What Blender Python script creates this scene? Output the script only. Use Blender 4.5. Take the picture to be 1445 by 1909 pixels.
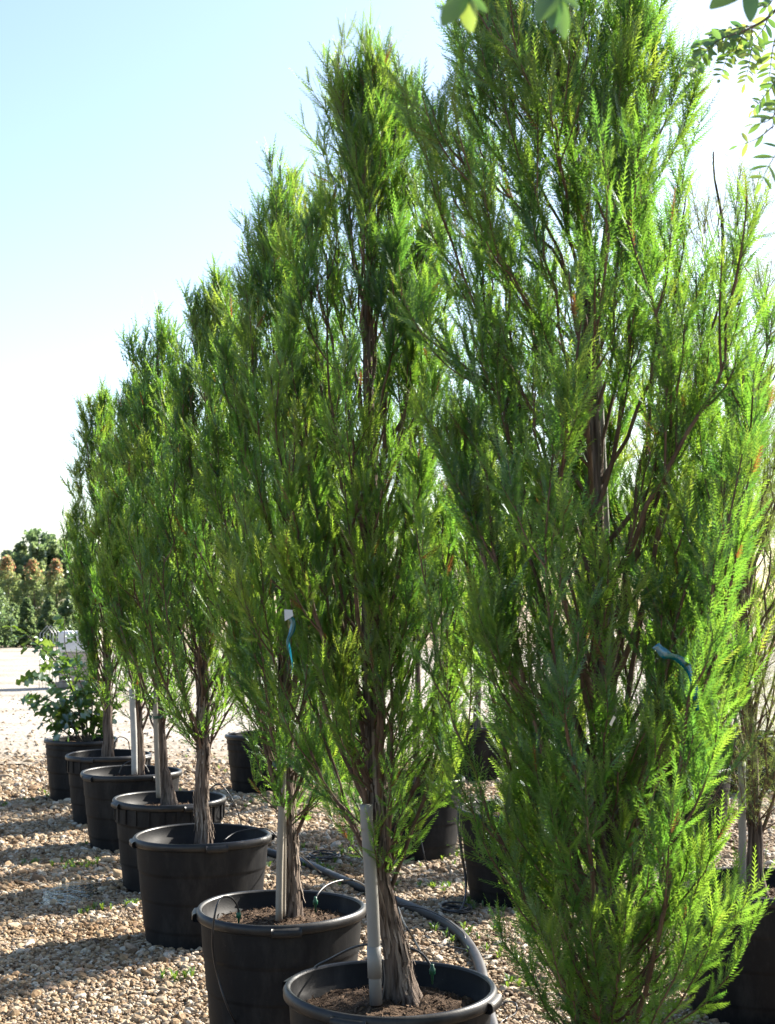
import bpy, bmesh, math, random
import numpy as np
from mathutils import Vector, Matrix, noise as mnoise

# ------------------------------------------------------------------ scene, camera, light
S = bpy.context.scene
C = S.collection
for o in list(bpy.data.objects):
    bpy.data.objects.remove(o)

F_PX, CX, CY = 2600.0, 722.5, 954.5          # calibrated on a 1445 x 1909 frame
HC, PITCH = 1.81, math.radians(3.94)
cam_d = bpy.data.cameras.new('camera')
cam = bpy.data.objects.new('camera', cam_d)
C.objects.link(cam)
cam.location = (0, 0, HC)
cam.rotation_euler = (math.pi / 2 + PITCH, 0, 0)
cam_d.sensor_fit = 'VERTICAL'
cam_d.sensor_height = 36.0
cam_d.lens = F_PX / 1909.0 * 36.0
cam_d.clip_start, cam_d.clip_end = 0.05, 4000
cam_d.dof.use_dof = True
cam_d.dof.focus_distance = 5.4
cam_d.dof.aperture_fstop = 9.0
S.camera = cam

SUN_EL = math.radians(33.5)
SUN_AZ = math.atan2(0.78, 0.63)               # clockwise from +Y: right and behind the row
W = bpy.data.worlds.new('World')
S.world = W
W.use_nodes = True
wn, wl = W.node_tree.nodes, W.node_tree.links
wn.clear()
sky = wn.new('ShaderNodeTexSky')
sky.sky_type = 'NISHITA'
sky.sun_disc = False
sky.sun_elevation = SUN_EL
sky.sun_rotation = SUN_AZ
sky.altitude = 50
sky.air_density = 1.0
sky.dust_density = 1.5
sky.ozone_density = 1.35
bg = wn.new('ShaderNodeBackground')
bg.inputs['Strength'].default_value = 0.080
wo = wn.new('ShaderNodeOutputWorld')
wl.new(sky.outputs[0], bg.inputs[0])
wl.new(bg.outputs[0], wo.inputs[0])

sun_d = bpy.data.lights.new('sun', 'SUN')
sun_d.energy = 5.0
sun_d.angle = math.radians(0.53)
sun_d.color = (1.0, 0.93, 0.82)
sun = bpy.data.objects.new('sun', sun_d)
C.objects.link(sun)
to_sun = Vector((math.sin(SUN_AZ) * math.cos(SUN_EL), math.cos(SUN_AZ) * math.cos(SUN_EL), math.sin(SUN_EL)))
sun.rotation_euler = to_sun.to_track_quat('Z', 'Y').to_euler()
sun.location = to_sun * 30

S.view_settings.view_transform = 'Standard'
S.view_settings.look = 'None'
S.view_settings.exposure = 1.98
S.view_settings.gamma = 1.0
S.view_settings.use_curve_mapping = False
S.render.engine = 'CYCLES'
S.cycles.max_bounces = 10
S.cycles.diffuse_bounces = 4
S.cycles.transmission_bounces = 6
S.cycles.transparent_max_bounces = 8
S.cycles.use_denoising = True
S.cycles.caustics_reflective = False
S.cycles.caustics_refractive = False

# ------------------------------------------------------------------ helpers
cp, sp = math.cos(PITCH), math.sin(PITCH)


def ray(px, py):
    x, u = (px - CX) / F_PX, -(py - CY) / F_PX
    return Vector((x, cp - u * sp, sp + u * cp))


def at_y(px, py, Y):
    d = ray(px, py)
    return Vector((0, 0, HC)) + d * (Y / d.y)


def at_h(px, py, h):
    d = ray(px, py)
    return Vector((0, 0, HC)) + d * ((h - HC) / d.z)


def depth(p):
    return p.y * cp + (p.z - HC) * sp


def rng(seed):
    return np.random.default_rng(seed)


class MB:
    """collects vertices and faces of one mesh"""

    def __init__(self):
        self.v, self.f, self.sm = [], [], []

    def add(self, vs, fs, smooth=True):
        o = len(self.v)
        self.v += [tuple(a) for a in vs]
        self.f += [tuple(i + o for i in f) for f in fs]
        self.sm += [smooth] * len(fs)
        return self

    def tube(self, pts, r, n=8, cap=True, smooth=True, wob=0.0, seed=0):
        pts = [Vector(p) for p in pts]
        m = len(pts)
        if not hasattr(r, '__len__'):
            r = [r] * m
        vs, fs = [], []
        a0 = None
        for i, p in enumerate(pts):
            t = (pts[min(i + 1, m - 1)] - pts[max(i - 1, 0)])
            t = t.normalized() if t.length > 1e-9 else Vector((0, 0, 1))
            if a0 is None:
                a0 = t.orthogonal().normalized()
            a0 = a0 - t * a0.dot(t)
            a0 = a0.normalized() if a0.length > 1e-6 else t.orthogonal().normalized()
            b0 = t.cross(a0)
            for k in range(n):
                a = 2 * math.pi * k / n
                rr = r[i]
                if wob:
                    rr *= 1 + wob * mnoise.noise(Vector((math.cos(a) * 3.1 + seed, math.sin(a) * 3.1, p.z * 2.5)))
                vs.append(p + (a0 * math.cos(a) + b0 * math.sin(a)) * rr)
        for i in range(m - 1):
            for k in range(n):
                fs.append((i * n + k, i * n + (k + 1) % n, (i + 1) * n + (k + 1) % n, (i + 1) * n + k))
        if cap:
            fs.append(tuple(range(n - 1, -1, -1)))
            fs.append(tuple((m - 1) * n + k for k in range(n)))
        return self.add(vs, fs, smooth)

    def lathe(self, prof, n=64, fn=None, a_from=0.0, a_to=2 * math.pi, smooth=True):
        full = abs(a_to - a_from - 2 * math.pi) < 1e-6
        cols = n if full else n + 1
        vs, fs = [], []
        for k in range(cols):
            a = a_from + (a_to - a_from) * k / n
            for (r, z) in prof:
                if fn:
                    r, z = fn(r, z, a)
                vs.append((r * math.cos(a), r * math.sin(a), z))
        m = len(prof)
        for k in range(n):
            k2 = (k + 1) % cols
            for j in range(m - 1):
                fs.append((k * m + j, k2 * m + j, k2 * m + j + 1, k * m + j + 1))
        if not full:
            fs.append(tuple(range(m - 1, -1, -1)))
            fs.append(tuple(n * m + j for j in range(m)))
        return self.add(vs, fs, smooth)

    def box(self, c, s, M=None):
        c, s = Vector(c), Vector(s) * 0.5
        vs = [Vector((x * s.x, y * s.y, z * s.z)) for x in (-1, 1) for y in (-1, 1) for z in (-1, 1)]
        if M is not None:
            vs = [M @ v for v in vs]
        vs = [v + c for v in vs]
        return self.add(vs, [(0, 1, 3, 2), (4, 6, 7, 5), (0, 4, 5, 1), (2, 3, 7, 6), (0, 2, 6, 4), (1, 5, 7, 3)], False)

    def mesh(self, name):
        me = bpy.data.meshes.new(name)
        me.from_pydata(self.v, [], self.f)
        me.polygons.foreach_set('use_smooth', self.sm)
        me.update()
        return me

    def build(self, name, mat, parent=None):
        return obj(name, self.mesh(name), mat, parent)


def obj(name, me, mat, parent=None):
    o = bpy.data.objects.new(name, me)
    C.objects.link(o)
    if mat is not None and not me.materials:
        me.materials.append(mat)
    if parent is not None:
        o.parent = parent
        o.matrix_parent_inverse = Matrix.Translation(parent.location).inverted() if any(parent.location) else Matrix()
    return o


def empty(name, loc, label, cat, group=None):
    o = bpy.data.objects.new(name, None)
    C.objects.link(o)
    o.location = loc
    o.empty_display_size = 0.1
    return tag(o, label, cat, group)


def tag(o, label, cat=None, group=None, kind=None):
    o['label'] = label
    if cat:
        o['category'] = cat
    if group:
        o['group'] = group
    if kind:
        o['kind'] = kind
    return o


def tri_mesh(name, V, tint, mat, n_per=3):
    """V: (n, 3, 3) loose triangles; tint per triangle"""
    n = len(V)
    me = bpy.data.meshes.new(name)
    me.vertices.add(n * 3)
    me.vertices.foreach_set('co', np.ascontiguousarray(V, dtype=np.float32).ravel())
    me.loops.add(n * 3)
    me.loops.foreach_set('vertex_index', np.arange(n * 3, dtype=np.int32))
    me.polygons.add(n)
    me.polygons.foreach_set('loop_start', np.arange(0, n * 3, 3, dtype=np.int32))
    at = me.attributes.new('tint', 'FLOAT', 'FACE')
    at.data.foreach_set('value', np.asarray(tint, dtype=np.float32))
    me.update(calc_edges=True)
    me.materials.append(mat)
    return me


# ------------------------------------------------------------------ materials
def new_mat(name):
    m = bpy.data.materials.new(name)
    m.use_nodes = True
    nt = m.node_tree
    nt.nodes.clear()
    out = nt.nodes.new('ShaderNodeOutputMaterial')
    return m, nt.nodes, nt.links, out


def ramp(N, stops):
    r = N.new('ShaderNodeValToRGB')
    e = r.color_ramp.elements
    while len(e) > 1:
        e.remove(e[-1])
    e[0].position, e[0].color = stops[0][0], (*stops[0][1], 1)
    for p, c in stops[1:]:
        k = e.new(p)
        k.color = (*c, 1)
    return r


def noise_node(N, L, scale, detail=4, rough=0.55, vec=None, stretch=None):
    n = N.new('ShaderNodeTexNoise')
    n.inputs['Scale'].default_value = scale
    n.inputs['Detail'].default_value = detail
    n.inputs['Roughness'].default_value = rough
    if vec is None:
        tc = N.new('ShaderNodeTexCoord')
        vec = tc.outputs['Object']
    if stretch:
        mp = N.new('ShaderNodeMapping')
        mp.inputs['Scale'].default_value = stretch
        L.new(vec, mp.inputs[0])
        vec = mp.outputs[0]
    L.new(vec, n.inputs['Vector'])
    return n


ALB = 0.72                                     # the photo is exposed brightly: all surfaces share this scale


def dim(stops):
    return [(p, tuple(v * ALB for v in c)) for p, c in stops]


def leaf_mat(name, diff_stops, trans_stops, trans=0.45, gloss=0.05, rough=0.4, per_object=False):
    m, N, L, out = new_mat(name)
    if per_object:
        oi = N.new('ShaderNodeObjectInfo')
        fac = oi.outputs['Random']
    else:
        a = N.new('ShaderNodeAttribute')
        a.attribute_name = 'tint'
        fac = a.outputs['Fac']
    r1, r2 = ramp(N, dim(diff_stops)), ramp(N, dim(trans_stops))
    L.new(fac, r1.inputs[0])
    L.new(fac, r2.inputs[0])
    d = N.new('ShaderNodeBsdfDiffuse')
    t = N.new('ShaderNodeBsdfTranslucent')
    g = N.new('ShaderNodeBsdfGlossy')
    g.inputs['Roughness'].default_value = rough
    g.inputs['Color'].default_value = (0.85, 0.95, 1, 1)
    L.new(r1.outputs[0], d.inputs[0])
    L.new(r2.outputs[0], t.inputs[0])
    mx = N.new('ShaderNodeMixShader')
    mx.inputs[0].default_value = trans
    L.new(d.outputs[0], mx.inputs[1])
    L.new(t.outputs[0], mx.inputs[2])
    m2 = N.new('ShaderNodeMixShader')
    m2.inputs[0].default_value = gloss
    L.new(mx.outputs[0], m2.inputs[1])
    L.new(g.outputs[0], m2.inputs[2])
    L.new(m2.outputs[0], out.inputs[0])
    return m


def simple_mat(name, c1, c2, scale=8, rough=0.6, bump=0.0, bscale=40, stretch=None, spec=0.4, metallic=0.0, detail=5, lo=0.35, hi=0.65, r_var=0.0):
    m, N, L, out = new_mat(name)
    b = N.new('ShaderNodeBsdfPrincipled')
    b.inputs['Roughness'].default_value = rough
    b.inputs['Specular IOR Level'].default_value = spec
    b.inputs['Metallic'].default_value = metallic
    n = noise_node(N, L, scale, detail, stretch=stretch)
    r = ramp(N, dim([(lo, c1), (hi, c2)]))
    L.new(n.outputs['Fac'], r.inputs[0])
    L.new(r.outputs[0], b.inputs['Base Color'])
    if r_var:
        mr = N.new('ShaderNodeMapRange')
        mr.inputs[1].default_value, mr.inputs[2].default_value = 0.3, 0.7
        mr.inputs[3].default_value, mr.inputs[4].default_value = rough - r_var, rough + r_var
        L.new(n.outputs['Fac'], mr.inputs[0])
        L.new(mr.outputs[0], b.inputs['Roughness'])
    if bump:
        n2 = noise_node(N, L, bscale, 6, stretch=stretch)
        bp = N.new('ShaderNodeBump')
        bp.inputs['Strength'].default_value = bump
        bp.inputs['Distance'].default_value = 0.02
        L.new(n2.outputs['Fac'], bp.inputs['Height'])
        L.new(bp.outputs[0], b.inputs['Normal'])
    L.new(b.outputs[0], out.inputs[0])
    return m


M = {}
M['needle'] = leaf_mat('cypress_needles',
                       [(0.0, (0.16, 0.075, 0.025)), (0.015, (0.16, 0.075, 0.025)), (0.025, (0.028, 0.086, 0.030)), (0.45, (0.054, 0.132, 0.028)), (0.8, (0.110, 0.195, 0.030)), (1.0, (0.155, 0.228, 0.038))],
                       [(0.0, (0.30, 0.12, 0.03)), (0.015, (0.30, 0.12, 0.03)), (0.025, (0.085, 0.27, 0.045)), (0.45, (0.22, 0.49, 0.042)), (0.8, (0.36, 0.57, 0.050)), (1.0, (0.50, 0.66, 0.07))],
                       trans=0.58, gloss=0.045, rough=0.42)
M['needle_pale'] = leaf_mat('weeping_cypress_needles',
                            [(0.0, (0.045, 0.09, 0.03)), (1.0, (0.12, 0.16, 0.045))],
                            [(0.0, (0.20, 0.31, 0.06)), (1.0, (0.38, 0.46, 0.09))], trans=0.5, gloss=0.04)
M['oak_leaf'] = leaf_mat('oak_leaves', [(0, (0.035, 0.09, 0.02)), (1, (0.09, 0.17, 0.03))],
                         [(0, (0.12, 0.28, 0.03)), (1, (0.30, 0.45, 0.05))], trans=0.4, gloss=0.10, rough=0.32, per_object=True)
M['locust_leaf'] = leaf_mat('locust_leaflets', [(0, (0.04, 0.11, 0.04)), (0.6, (0.08, 0.17, 0.04)), (1, (0.18, 0.25, 0.06))],
                            [(0, (0.14, 0.34, 0.07)), (0.6, (0.34, 0.58, 0.07)), (1, (0.66, 0.78, 0.16))], trans=0.45, gloss=0.06, per_object=True)
M['far_leaf'] = leaf_mat('far_foliage', [(0, (0.07, 0.13, 0.065)), (0.6, (0.13, 0.20, 0.09)), (1, (0.20, 0.26, 0.12))],
                         [(0, (0.20, 0.33, 0.12)), (1, (0.50, 0.62, 0.24))], trans=0.6, gloss=0.04)
M['shrub_leaf'] = leaf_mat('orange_tipped_foliage',
                           [(0, (0.10, 0.16, 0.07)), (0.55, (0.20, 0.26, 0.11)), (0.72, (0.36, 0.26, 0.13)), (1, (0.60, 0.22, 0.13))],
                           [(0, (0.30, 0.44, 0.14)), (0.55, (0.50, 0.60, 0.22)), (0.75, (0.85, 0.48, 0.26)), (1, (1.0, 0.42, 0.26))], trans=0.6, gloss=0.04)
M['weed'] = leaf_mat('weed_leaves', [(0, (0.05, 0.12, 0.02)), (1, (0.11, 0.19, 0.03))],
                     [(0, (0.2, 0.38, 0.03)), (1, (0.35, 0.5, 0.05))], trans=0.45)
M['bark'] = simple_mat('cypress_bark', (0.045, 0.033, 0.026), (0.27, 0.21, 0.17), 75, 0.9, 1.0, 95, stretch=(1, 1, 0.07), spec=0.12, lo=0.36, hi=0.62)
M['bark_strip'] = simple_mat('peeling_bark', (0.11, 0.082, 0.064), (0.38, 0.31, 0.25), 40, 0.9, 0.6, 90, stretch=(1, 1, 0.1), spec=0.1)
M['twig'] = simple_mat('young_bark', (0.085, 0.052, 0.036), (0.21, 0.14, 0.098), 22, 0.8, 0.3, 60, stretch=(1, 1, 0.3), spec=0.2)
M['greybark'] = simple_mat('grey_bark', (0.09, 0.075, 0.06), (0.2, 0.17, 0.14), 20, 0.9, 0.5, 50, spec=0.2)


def pot_material(name, spec, r_lo, r_hi):
    m, N, L, out = new_mat(name)
    b = N.new('ShaderNodeBsdfPrincipled')
    n1 = noise_node(N, L, 5, 6, 0.6)
    n2 = noise_node(N, L, 120, 3, 0.6)
    r = ramp(N, [(0.36, (0.0085, 0.0087, 0.0098)), (0.58, (0.013, 0.013, 0.0138)), (0.78, (0.028, 0.027, 0.025))])
    L.new(n1.outputs['Fac'], r.inputs[0])
    # pale specks of dried mineral splash
    r2 = ramp(N, [(0.70, (0, 0, 0)), (0.78, (1, 1, 1))])
    L.new(n2.outputs['Fac'], r2.inputs[0])
    mx = N.new('ShaderNodeMix')
    mx.data_type = 'RGBA'
    mx.inputs[7].default_value = (0.10, 0.10, 0.10, 1)
    mul = N.new('ShaderNodeMath')
    mul.operation = 'MULTIPLY'
    mul.inputs[1].default_value = 0.5
    L.new(r2.outputs[0], mul.inputs[0])
    L.new(mul.outputs[0], mx.inputs[0])
    L.new(r.outputs[0], mx.inputs[6])
    n3 = noise_node(N, L, 7, 7, 0.7, stretch=(1, 1, 0.35))
    r3 = ramp(N, [(0.50, (0, 0, 0)), (0.72, (0.55, 0.55, 0.55))])
    L.new(n3.outputs['Fac'], r3.inputs[0])
    md = N.new('ShaderNodeMix')
    md.data_type = 'RGBA'
    md.inputs[7].default_value = (0.045, 0.043, 0.040, 1)
    L.new(r3.outputs[0], md.inputs[0])
    L.new(mx.outputs[2], md.inputs[6])
    L.new(md.outputs[2], b.inputs['Base Color'])
    mr = N.new('ShaderNodeMapRange')
    mr.inputs[1].default_value, mr.inputs[2].default_value = 0.3, 0.75
    mr.inputs[3].default_value, mr.inputs[4].default_value = r_lo, r_hi
    L.new(n1.outputs['Fac'], mr.inputs[0])
    L.new(mr.outputs[0], b.inputs['Roughness'])
    b.inputs['Specular IOR Level'].default_value = spec
    bp = N.new('ShaderNodeBump')
    bp.inputs['Strength'].default_value = 0.12
    bp.inputs['Distance'].default_value = 0.004
    L.new(n2.outputs['Fac'], bp.inputs['Height'])
    L.new(bp.outputs[0], b.inputs['Normal'])
    L.new(b.outputs[0], out.inputs[0])
    return m


M['pot'] = pot_material('black_nursery_plastic', 0.10, 0.5, 0.72)
M['pot_rim'] = pot_material('black_plastic_rim', 0.32, 0.34, 0.55)
M['soil'] = simple_mat('potting_soil', (0.030, 0.020, 0.014), (0.17, 0.115, 0.078), 28, 0.95, 1.0, 90, spec=0.1, lo=0.3, hi=0.72)
M['mulch'] = simple_mat('soil_crumbs', (0.05, 0.032, 0.022), (0.24, 0.165, 0.11), 30, 0.95, spec=0.1)
M['hose'] = simple_mat('black_poly_pipe', (0.018, 0.018, 0.022), (0.05, 0.05, 0.055), 9, 0.5, spec=0.4)
M['thin_tube'] = simple_mat('thin_black_tubing', (0.012, 0.012, 0.014), (0.03, 0.03, 0.033), 9, 0.4, spec=0.5)
M['green_plastic'] = simple_mat('green_plastic', (0.0, 0.07, 0.035), (0.005, 0.11, 0.055), 9, 0.4)
M['pipe'] = simple_mat('grey_pvc', (0.20, 0.19, 0.175), (0.29, 0.28, 0.255), 9, 0.5, stretch=(1, 1, 0.3))
M['bamboo'] = simple_mat('weathered_wood_stake', (0.25, 0.215, 0.17), (0.40, 0.36, 0.30), 14, 0.8, 0.3, 60, stretch=(1, 1, 0.1))
M['white_paint'] = simple_mat('white_stake_paint', (0.40, 0.39, 0.37), (0.52, 0.51, 0.48), 9, 0.55)
M['teal'] = leaf_mat('teal_ribbon_plastic', [(0, (0.0, 0.17, 0.28)), (1, (0.0, 0.22, 0.33))], [(0, (0, 0.30, 0.42)), (1, (0, 0.38, 0.5))], 0.35, 0.12, 0.25, True)
M['tag'] = simple_mat('white_tag', (0.7, 0.71, 0.73), (0.82, 0.82, 0.84), 9, 0.4)
M['wire'] = simple_mat('black_wire_mesh', (0.012, 0.012, 0.013), (0.03, 0.03, 0.03), 9, 0.5)
M['white_wrap'] = simple_mat('white_film', (0.66, 0.66, 0.68), (0.8, 0.8, 0.8), 3, 0.4, 0.4, 6)
M['carton'] = simple_mat('beige_crate', (0.42, 0.34, 0.30), (0.55, 0.46, 0.41), 3, 0.8)
M['galv'] = simple_mat('galvanised_wire', (0.55, 0.56, 0.58), (0.7, 0.7, 0.72), 9, 0.45, metallic=0.5)


def ground_material():
    m, N, L, out = new_mat('gravel_fines')
    b = N.new('ShaderNodeBsdfPrincipled')
    b.inputs['Roughness'].default_value = 0.95
    b.inputs['Specular IOR Level'].default_value = 0.15
    tc = N.new('ShaderNodeTexCoord')
    vo = N.new('ShaderNodeTexVoronoi')
    vo.inputs['Scale'].default_value = 46
    L.new(tc.outputs['Object'], vo.inputs['Vector'])
    r = ramp(N, dim([(0.0, (0.14, 0.10, 0.065)), (0.3, (0.36, 0.27, 0.18)), (0.65, (0.47, 0.40, 0.31)), (1.0, (0.60, 0.55, 0.46))]))
    sep = N.new('ShaderNodeSeparateColor')
    L.new(vo.outputs['Color'], sep.inputs[0])
    L.new(sep.outputs[0], r.inputs[0])
    n = noise_node(N, L, 1.3, 5, vec=tc.outputs['Object'])
    r2 = ramp(N, [(0.35, (0.62, 0.55, 0.46)), (0.65, (1, 1, 1))])
    L.new(n.outputs['Fac'], r2.inputs[0])
    mx = N.new('ShaderNodeMix')
    mx.data_type = 'RGBA'
    mx.blend_type = 'MULTIPLY'
    mx.inputs[0].default_value = 1
    L.new(r.outputs[0], mx.inputs[6])
    L.new(r2.outputs[0], mx.inputs[7])
    L.new(mx.outputs[2], b.inputs['Base Color'])
    bp = N.new('ShaderNodeBump')
    bp.inputs['Strength'].default_value = 1.0
    bp.inputs['Distance'].default_value = 0.012
    bp.invert = True
    L.new(vo.outputs['Distance'], bp.inputs['Height'])
    L.new(bp.outputs[0], b.inputs['Normal'])
    L.new(b.outputs[0], out.inputs[0])
    return m


def road_material():
    m, N, L, out = new_mat('pale_crushed_limestone')
    b = N.new('ShaderNodeBsdfPrincipled')
    b.inputs['Roughness'].default_value = 0.95
    b.inputs['Specular IOR Level'].default_value = 0.15
    tc = N.new('ShaderNodeTexCoord')
    vo = N.new('ShaderNodeTexVoronoi')
    vo.inputs['Scale'].default_value = 22
    L.new(tc.outputs['Object'], vo.inputs['Vector'])
    sep = N.new('ShaderNodeSeparateColor')
    L.new(vo.outputs['Color'], sep.inputs[0])
    r = ramp(N, dim([(0.0, (0.20, 0.165, 0.13)), (0.15, (0.42, 0.385, 0.335)), (1.0, (0.56, 0.525, 0.47))]))
    L.new(sep.outputs[0], r.inputs[0])
    n = noise_node(N, L, 0.5, 5, vec=tc.outputs['Object'])
    r2 = ramp(N, [(0.32, (0.62, 0.58, 0.52)), (0.52, (0.9, 0.89, 0.87)), (0.68, (1, 1, 1))])
    L.new(n.outputs['Fac'], r2.inputs[0])
    mx = N.new('ShaderNodeMix')
    mx.data_type = 'RGBA'
    mx.blend_type = 'MULTIPLY'
    mx.inputs[0].default_value = 1
    L.new(r.outputs[0], mx.inputs[6])
    L.new(r2.outputs[0], mx.inputs[7])
    # browner gravel mixed in along the near edge, wheel tracks along the road
    sx = N.new('ShaderNodeSeparateXYZ')
    L.new(tc.outputs['Object'], sx.inputs[0])
    n5 = noise_node(N, L, 1.1, 6, 0.65, vec=tc.outputs['Object'])
    ma = N.new('ShaderNodeMath')
    ma.operation = 'MULTIPLY_ADD'
    ma.inputs[1].default_value = 5.0
    L.new(n5.outputs['Fac'], ma.inputs[0])
    L.new(sx.outputs[1], ma.inputs[2])
    mr = N.new('ShaderNodeMapRange')
    mr.inputs[1].default_value, mr.inputs[2].default_value = 18.0, 22.5
    L.new(ma.outputs[0], mr.inputs[0])
    m4 = N.new('ShaderNodeMix')
    m4.data_type = 'RGBA'
    rb2 = ramp(N, dim([(0.0, (0.10, 0.07, 0.045)), (0.35, (0.27, 0.21, 0.145)), (1.0, (0.46, 0.40, 0.32))]))
    L.new(sep.outputs[1], rb2.inputs[0])
    L.new(mr.outputs[0], m4.inputs[0])
    L.new(rb2.outputs[0], m4.inputs[6])
    L.new(mx.outputs[2], m4.inputs[7])
    L.new(m4.outputs[2], b.inputs['Base Color'])
    bp = N.new('ShaderNodeBump')
    bp.inputs['Strength'].default_value = 0.8
    bp.inputs['Distance'].default_value = 0.02
    L.new(vo.outputs['Distance'], bp.inputs['Height'])
    L.new(bp.outputs[0], b.inputs['Normal'])
    L.new(b.outputs[0], out.inputs[0])
    return m


def pebble_material():
    m, N, L, out = new_mat('gravel_stones')
    b = N.new('ShaderNodeBsdfPrincipled')
    b.inputs['Roughness'].default_value = 0.75
    b.inputs['Specular IOR Level'].default_value = 0.25
    oi = N.new('ShaderNodeObjectInfo')
    r = ramp(N, dim([(0.0, (0.11, 0.072, 0.045)), (0.16, (0.32, 0.21, 0.115)), (0.42, (0.49, 0.375, 0.24)), (0.62, (0.30, 0.22, 0.145)),
                 (0.80, (0.58, 0.49, 0.36)), (0.93, (0.68, 0.63, 0.54)), (1.0, (0.42, 0.29, 0.20))]))
    L.new(oi.outputs['Random'], r.inputs[0])
    n = noise_node(N, L, 2.2, 4)
    r2 = ramp(N, [(0.35, (0.74, 0.70, 0.65)), (0.65, (1, 1, 1))])
    L.new(n.outputs['Fac'], r2.inputs[0])
    mx = N.new('ShaderNodeMix')
    mx.data_type = 'RGBA'
    mx.blend_type = 'MULTIPLY'
    mx.inputs[0].default_value = 1
    L.new(r.outputs[0], mx.inputs[6])
    L.new(r2.outputs[0], mx.inputs[7])
    # damp brown patches that follow the irrigation
    geo = N.new('ShaderNodeNewGeometry')
    n3 = noise_node(N, L, 0.9, 3, vec=geo.outputs['Position'])
    r3 = ramp(N, [(0.34, (0.86, 0.78, 0.66)), (0.46, (1, 1, 1))])
    L.new(n3.outputs['Fac'], r3.inputs[0])
    m3 = N.new('ShaderNodeMix')
    m3.data_type = 'RGBA'
    m3.blend_type = 'MULTIPLY'
    m3.inputs[0].default_value = 1
    L.new(mx.outputs[2], m3.inputs[6])
    L.new(r3.outputs[0], m3.inputs[7])
    L.new(m3.outputs[2], b.inputs['Base Color'])
    L.new(b.outputs[0], out.inputs[0])
    return m


M['ground'], M['road'], M['pebble'] = ground_material(), road_material(), pebble_material()
wm, N_, L_, out_ = new_mat('puddle_water')
wb = N_.new('ShaderNodeBsdfPrincipled')
wb.inputs['Base Color'].default_value = (0.035, 0.032, 0.026, 1)
wb.inputs['Roughness'].default_value = 0.03
wn2 = noise_node(N_, L_, 16, 3)
wbp = N_.new('ShaderNodeBump')
wbp.inputs['Strength'].default_value = 0.55
wbp.inputs['Distance'].default_value = 0.02
L_.new(wn2.outputs['Fac'], wbp.inputs['Height'])
L_.new(wbp.outputs[0], wb.inputs['Normal'])
wb.inputs['Specular IOR Level'].default_value = 0.6
L_.new(wb.outputs[0], out_.inputs[0])
M['water'] = wm

# ------------------------------------------------------------------ ground
HR = 0.57                                      # height of a pot rim


def ground_z(x, y):
    return 0.022 * mnoise.noise(Vector((x * 0.9, y * 0.9, 0.3))) + 0.012 * mnoise.noise(Vector((x * 2.7, y * 2.7, 4.0)))


def axis_lin(a, b, n):
    return [a + (b - a) * i / n for i in range(n + 1)]


xs = [-1500, -300, -80, -30, -14] + axis_lin(-8, 8, 100) + [14, 30, 80, 300, 1500]
ys = [-40, -10, 0] + axis_lin(2.5, 18, 100) + [22, 30, 60, 150, 600, 2500]
g = MB()
vs = [(x, y, ground_z(x, y) if abs(x) <= 8.01 and 2.4 < y < 18.1 else 0.0) for y in ys for x in xs]
nx = len(xs)
fs = [(j * nx + i, j * nx + i + 1, (j + 1) * nx + i + 1, (j + 1) * nx + i) for j in range(len(ys) - 1) for i in range(nx - 1)]
g.add(vs, fs)
ground = g.build('ground', M['ground'])
tag(ground, 'tan gravel ground of the nursery yard', kind='structure')

# pale road behind the row
rd = MB()
rx = axis_lin(-160, 160, 160)
near = [16.3 + 0.55 * mnoise.noise(Vector((x * 0.5, 1.0, 0))) + 0.035 * x + 0.25 * mnoise.noise(Vector((x * 2, 3, 0))) for x in rx]
vs = []
for x, y0 in zip(rx, near):
    vs += [(x, y0, 0.03), (x, 20, 0.034), (x, 62 + 2 * mnoise.noise(Vector((x * .2, 9, 0))), 0.034)]
fs = []
for i in range(len(rx) - 1):
    for j in range(2):
        fs.append((i * 3 + j, (i + 1) * 3 + j, (i + 1) * 3 + j + 1, i * 3 + j + 1))
rd.add(vs, fs)
road = rd.build('road', M['road'])
tag(road, 'pale crushed limestone yard road beyond the potted trees', kind='structure')

# loose gravel: instanced stones (nobody could count them)
PUD = at_h(140, 1658, 0.02)
R = rng(7)
pts, sizes = [], []
for (y0, y1, dens, s0) in ((4.2, 6.5, 4600, 0.0082), (6.5, 9.0, 3700, 0.0094), (9.0, 12.5, 2200, 0.0122), (12.5, 17.0, 1000, 0.0170)):
    wid0, wid1 = -0.30 * y1 - 0.3, 0.30 * y1 + 0.3
    n = int((y1 - y0) * (wid1 - wid0) * dens)
    x = R.uniform(wid0, wid1, n)
    y = R.uniform(y0, y1, n)
    keep = np.abs(x) < 0.285 * y + 0.15
    x, y = x[keep], y[keep]
    # patchy cover
    for a, b in zip(x, y):
        if ((a - PUD[0]) / 0.19) ** 2 + ((b - PUD[1]) / 0.40) ** 2 < 0.9 and R.random() < 0.93:
            continue
        if mnoise.noise(Vector((a * 1.6, b * 1.6, 7.7))) < -0.42 and R.random() < 0.45:
            continue
        s = s0 * float(R.lognormal(0, 0.38))
        pts.append((a, b, ground_z(a, b) + s * 0.15 + R.uniform(0, 0.010)))
        sizes.append(s)
for k in range(2200):                           # stray stones on the road
    y = 17 + 13 * R.random() ** 1.6
    x = R.uniform(-0.30 * y, 0.30 * y)
    s = 0.015 * float(R.lognormal(0, 0.35))
    pts.append((x, y, 0.034 + s * 0.2))
    sizes.append(s)
for k in range(90):                             # some bigger stones
    y = R.uniform(4.6, 11)
    x = R.uniform(-0.28 * y, 0.28 * y)
    s = R.uniform(0.016, 0.030)
    pts.append((x, y, ground_z(x, y) + s * 0.3))
    sizes.append(s)
gm = bpy.data.meshes.new('gravel')
gm.from_pydata(pts, [], [])
sa = gm.attributes.new('stone_size', 'FLOAT', 'POINT')
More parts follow.
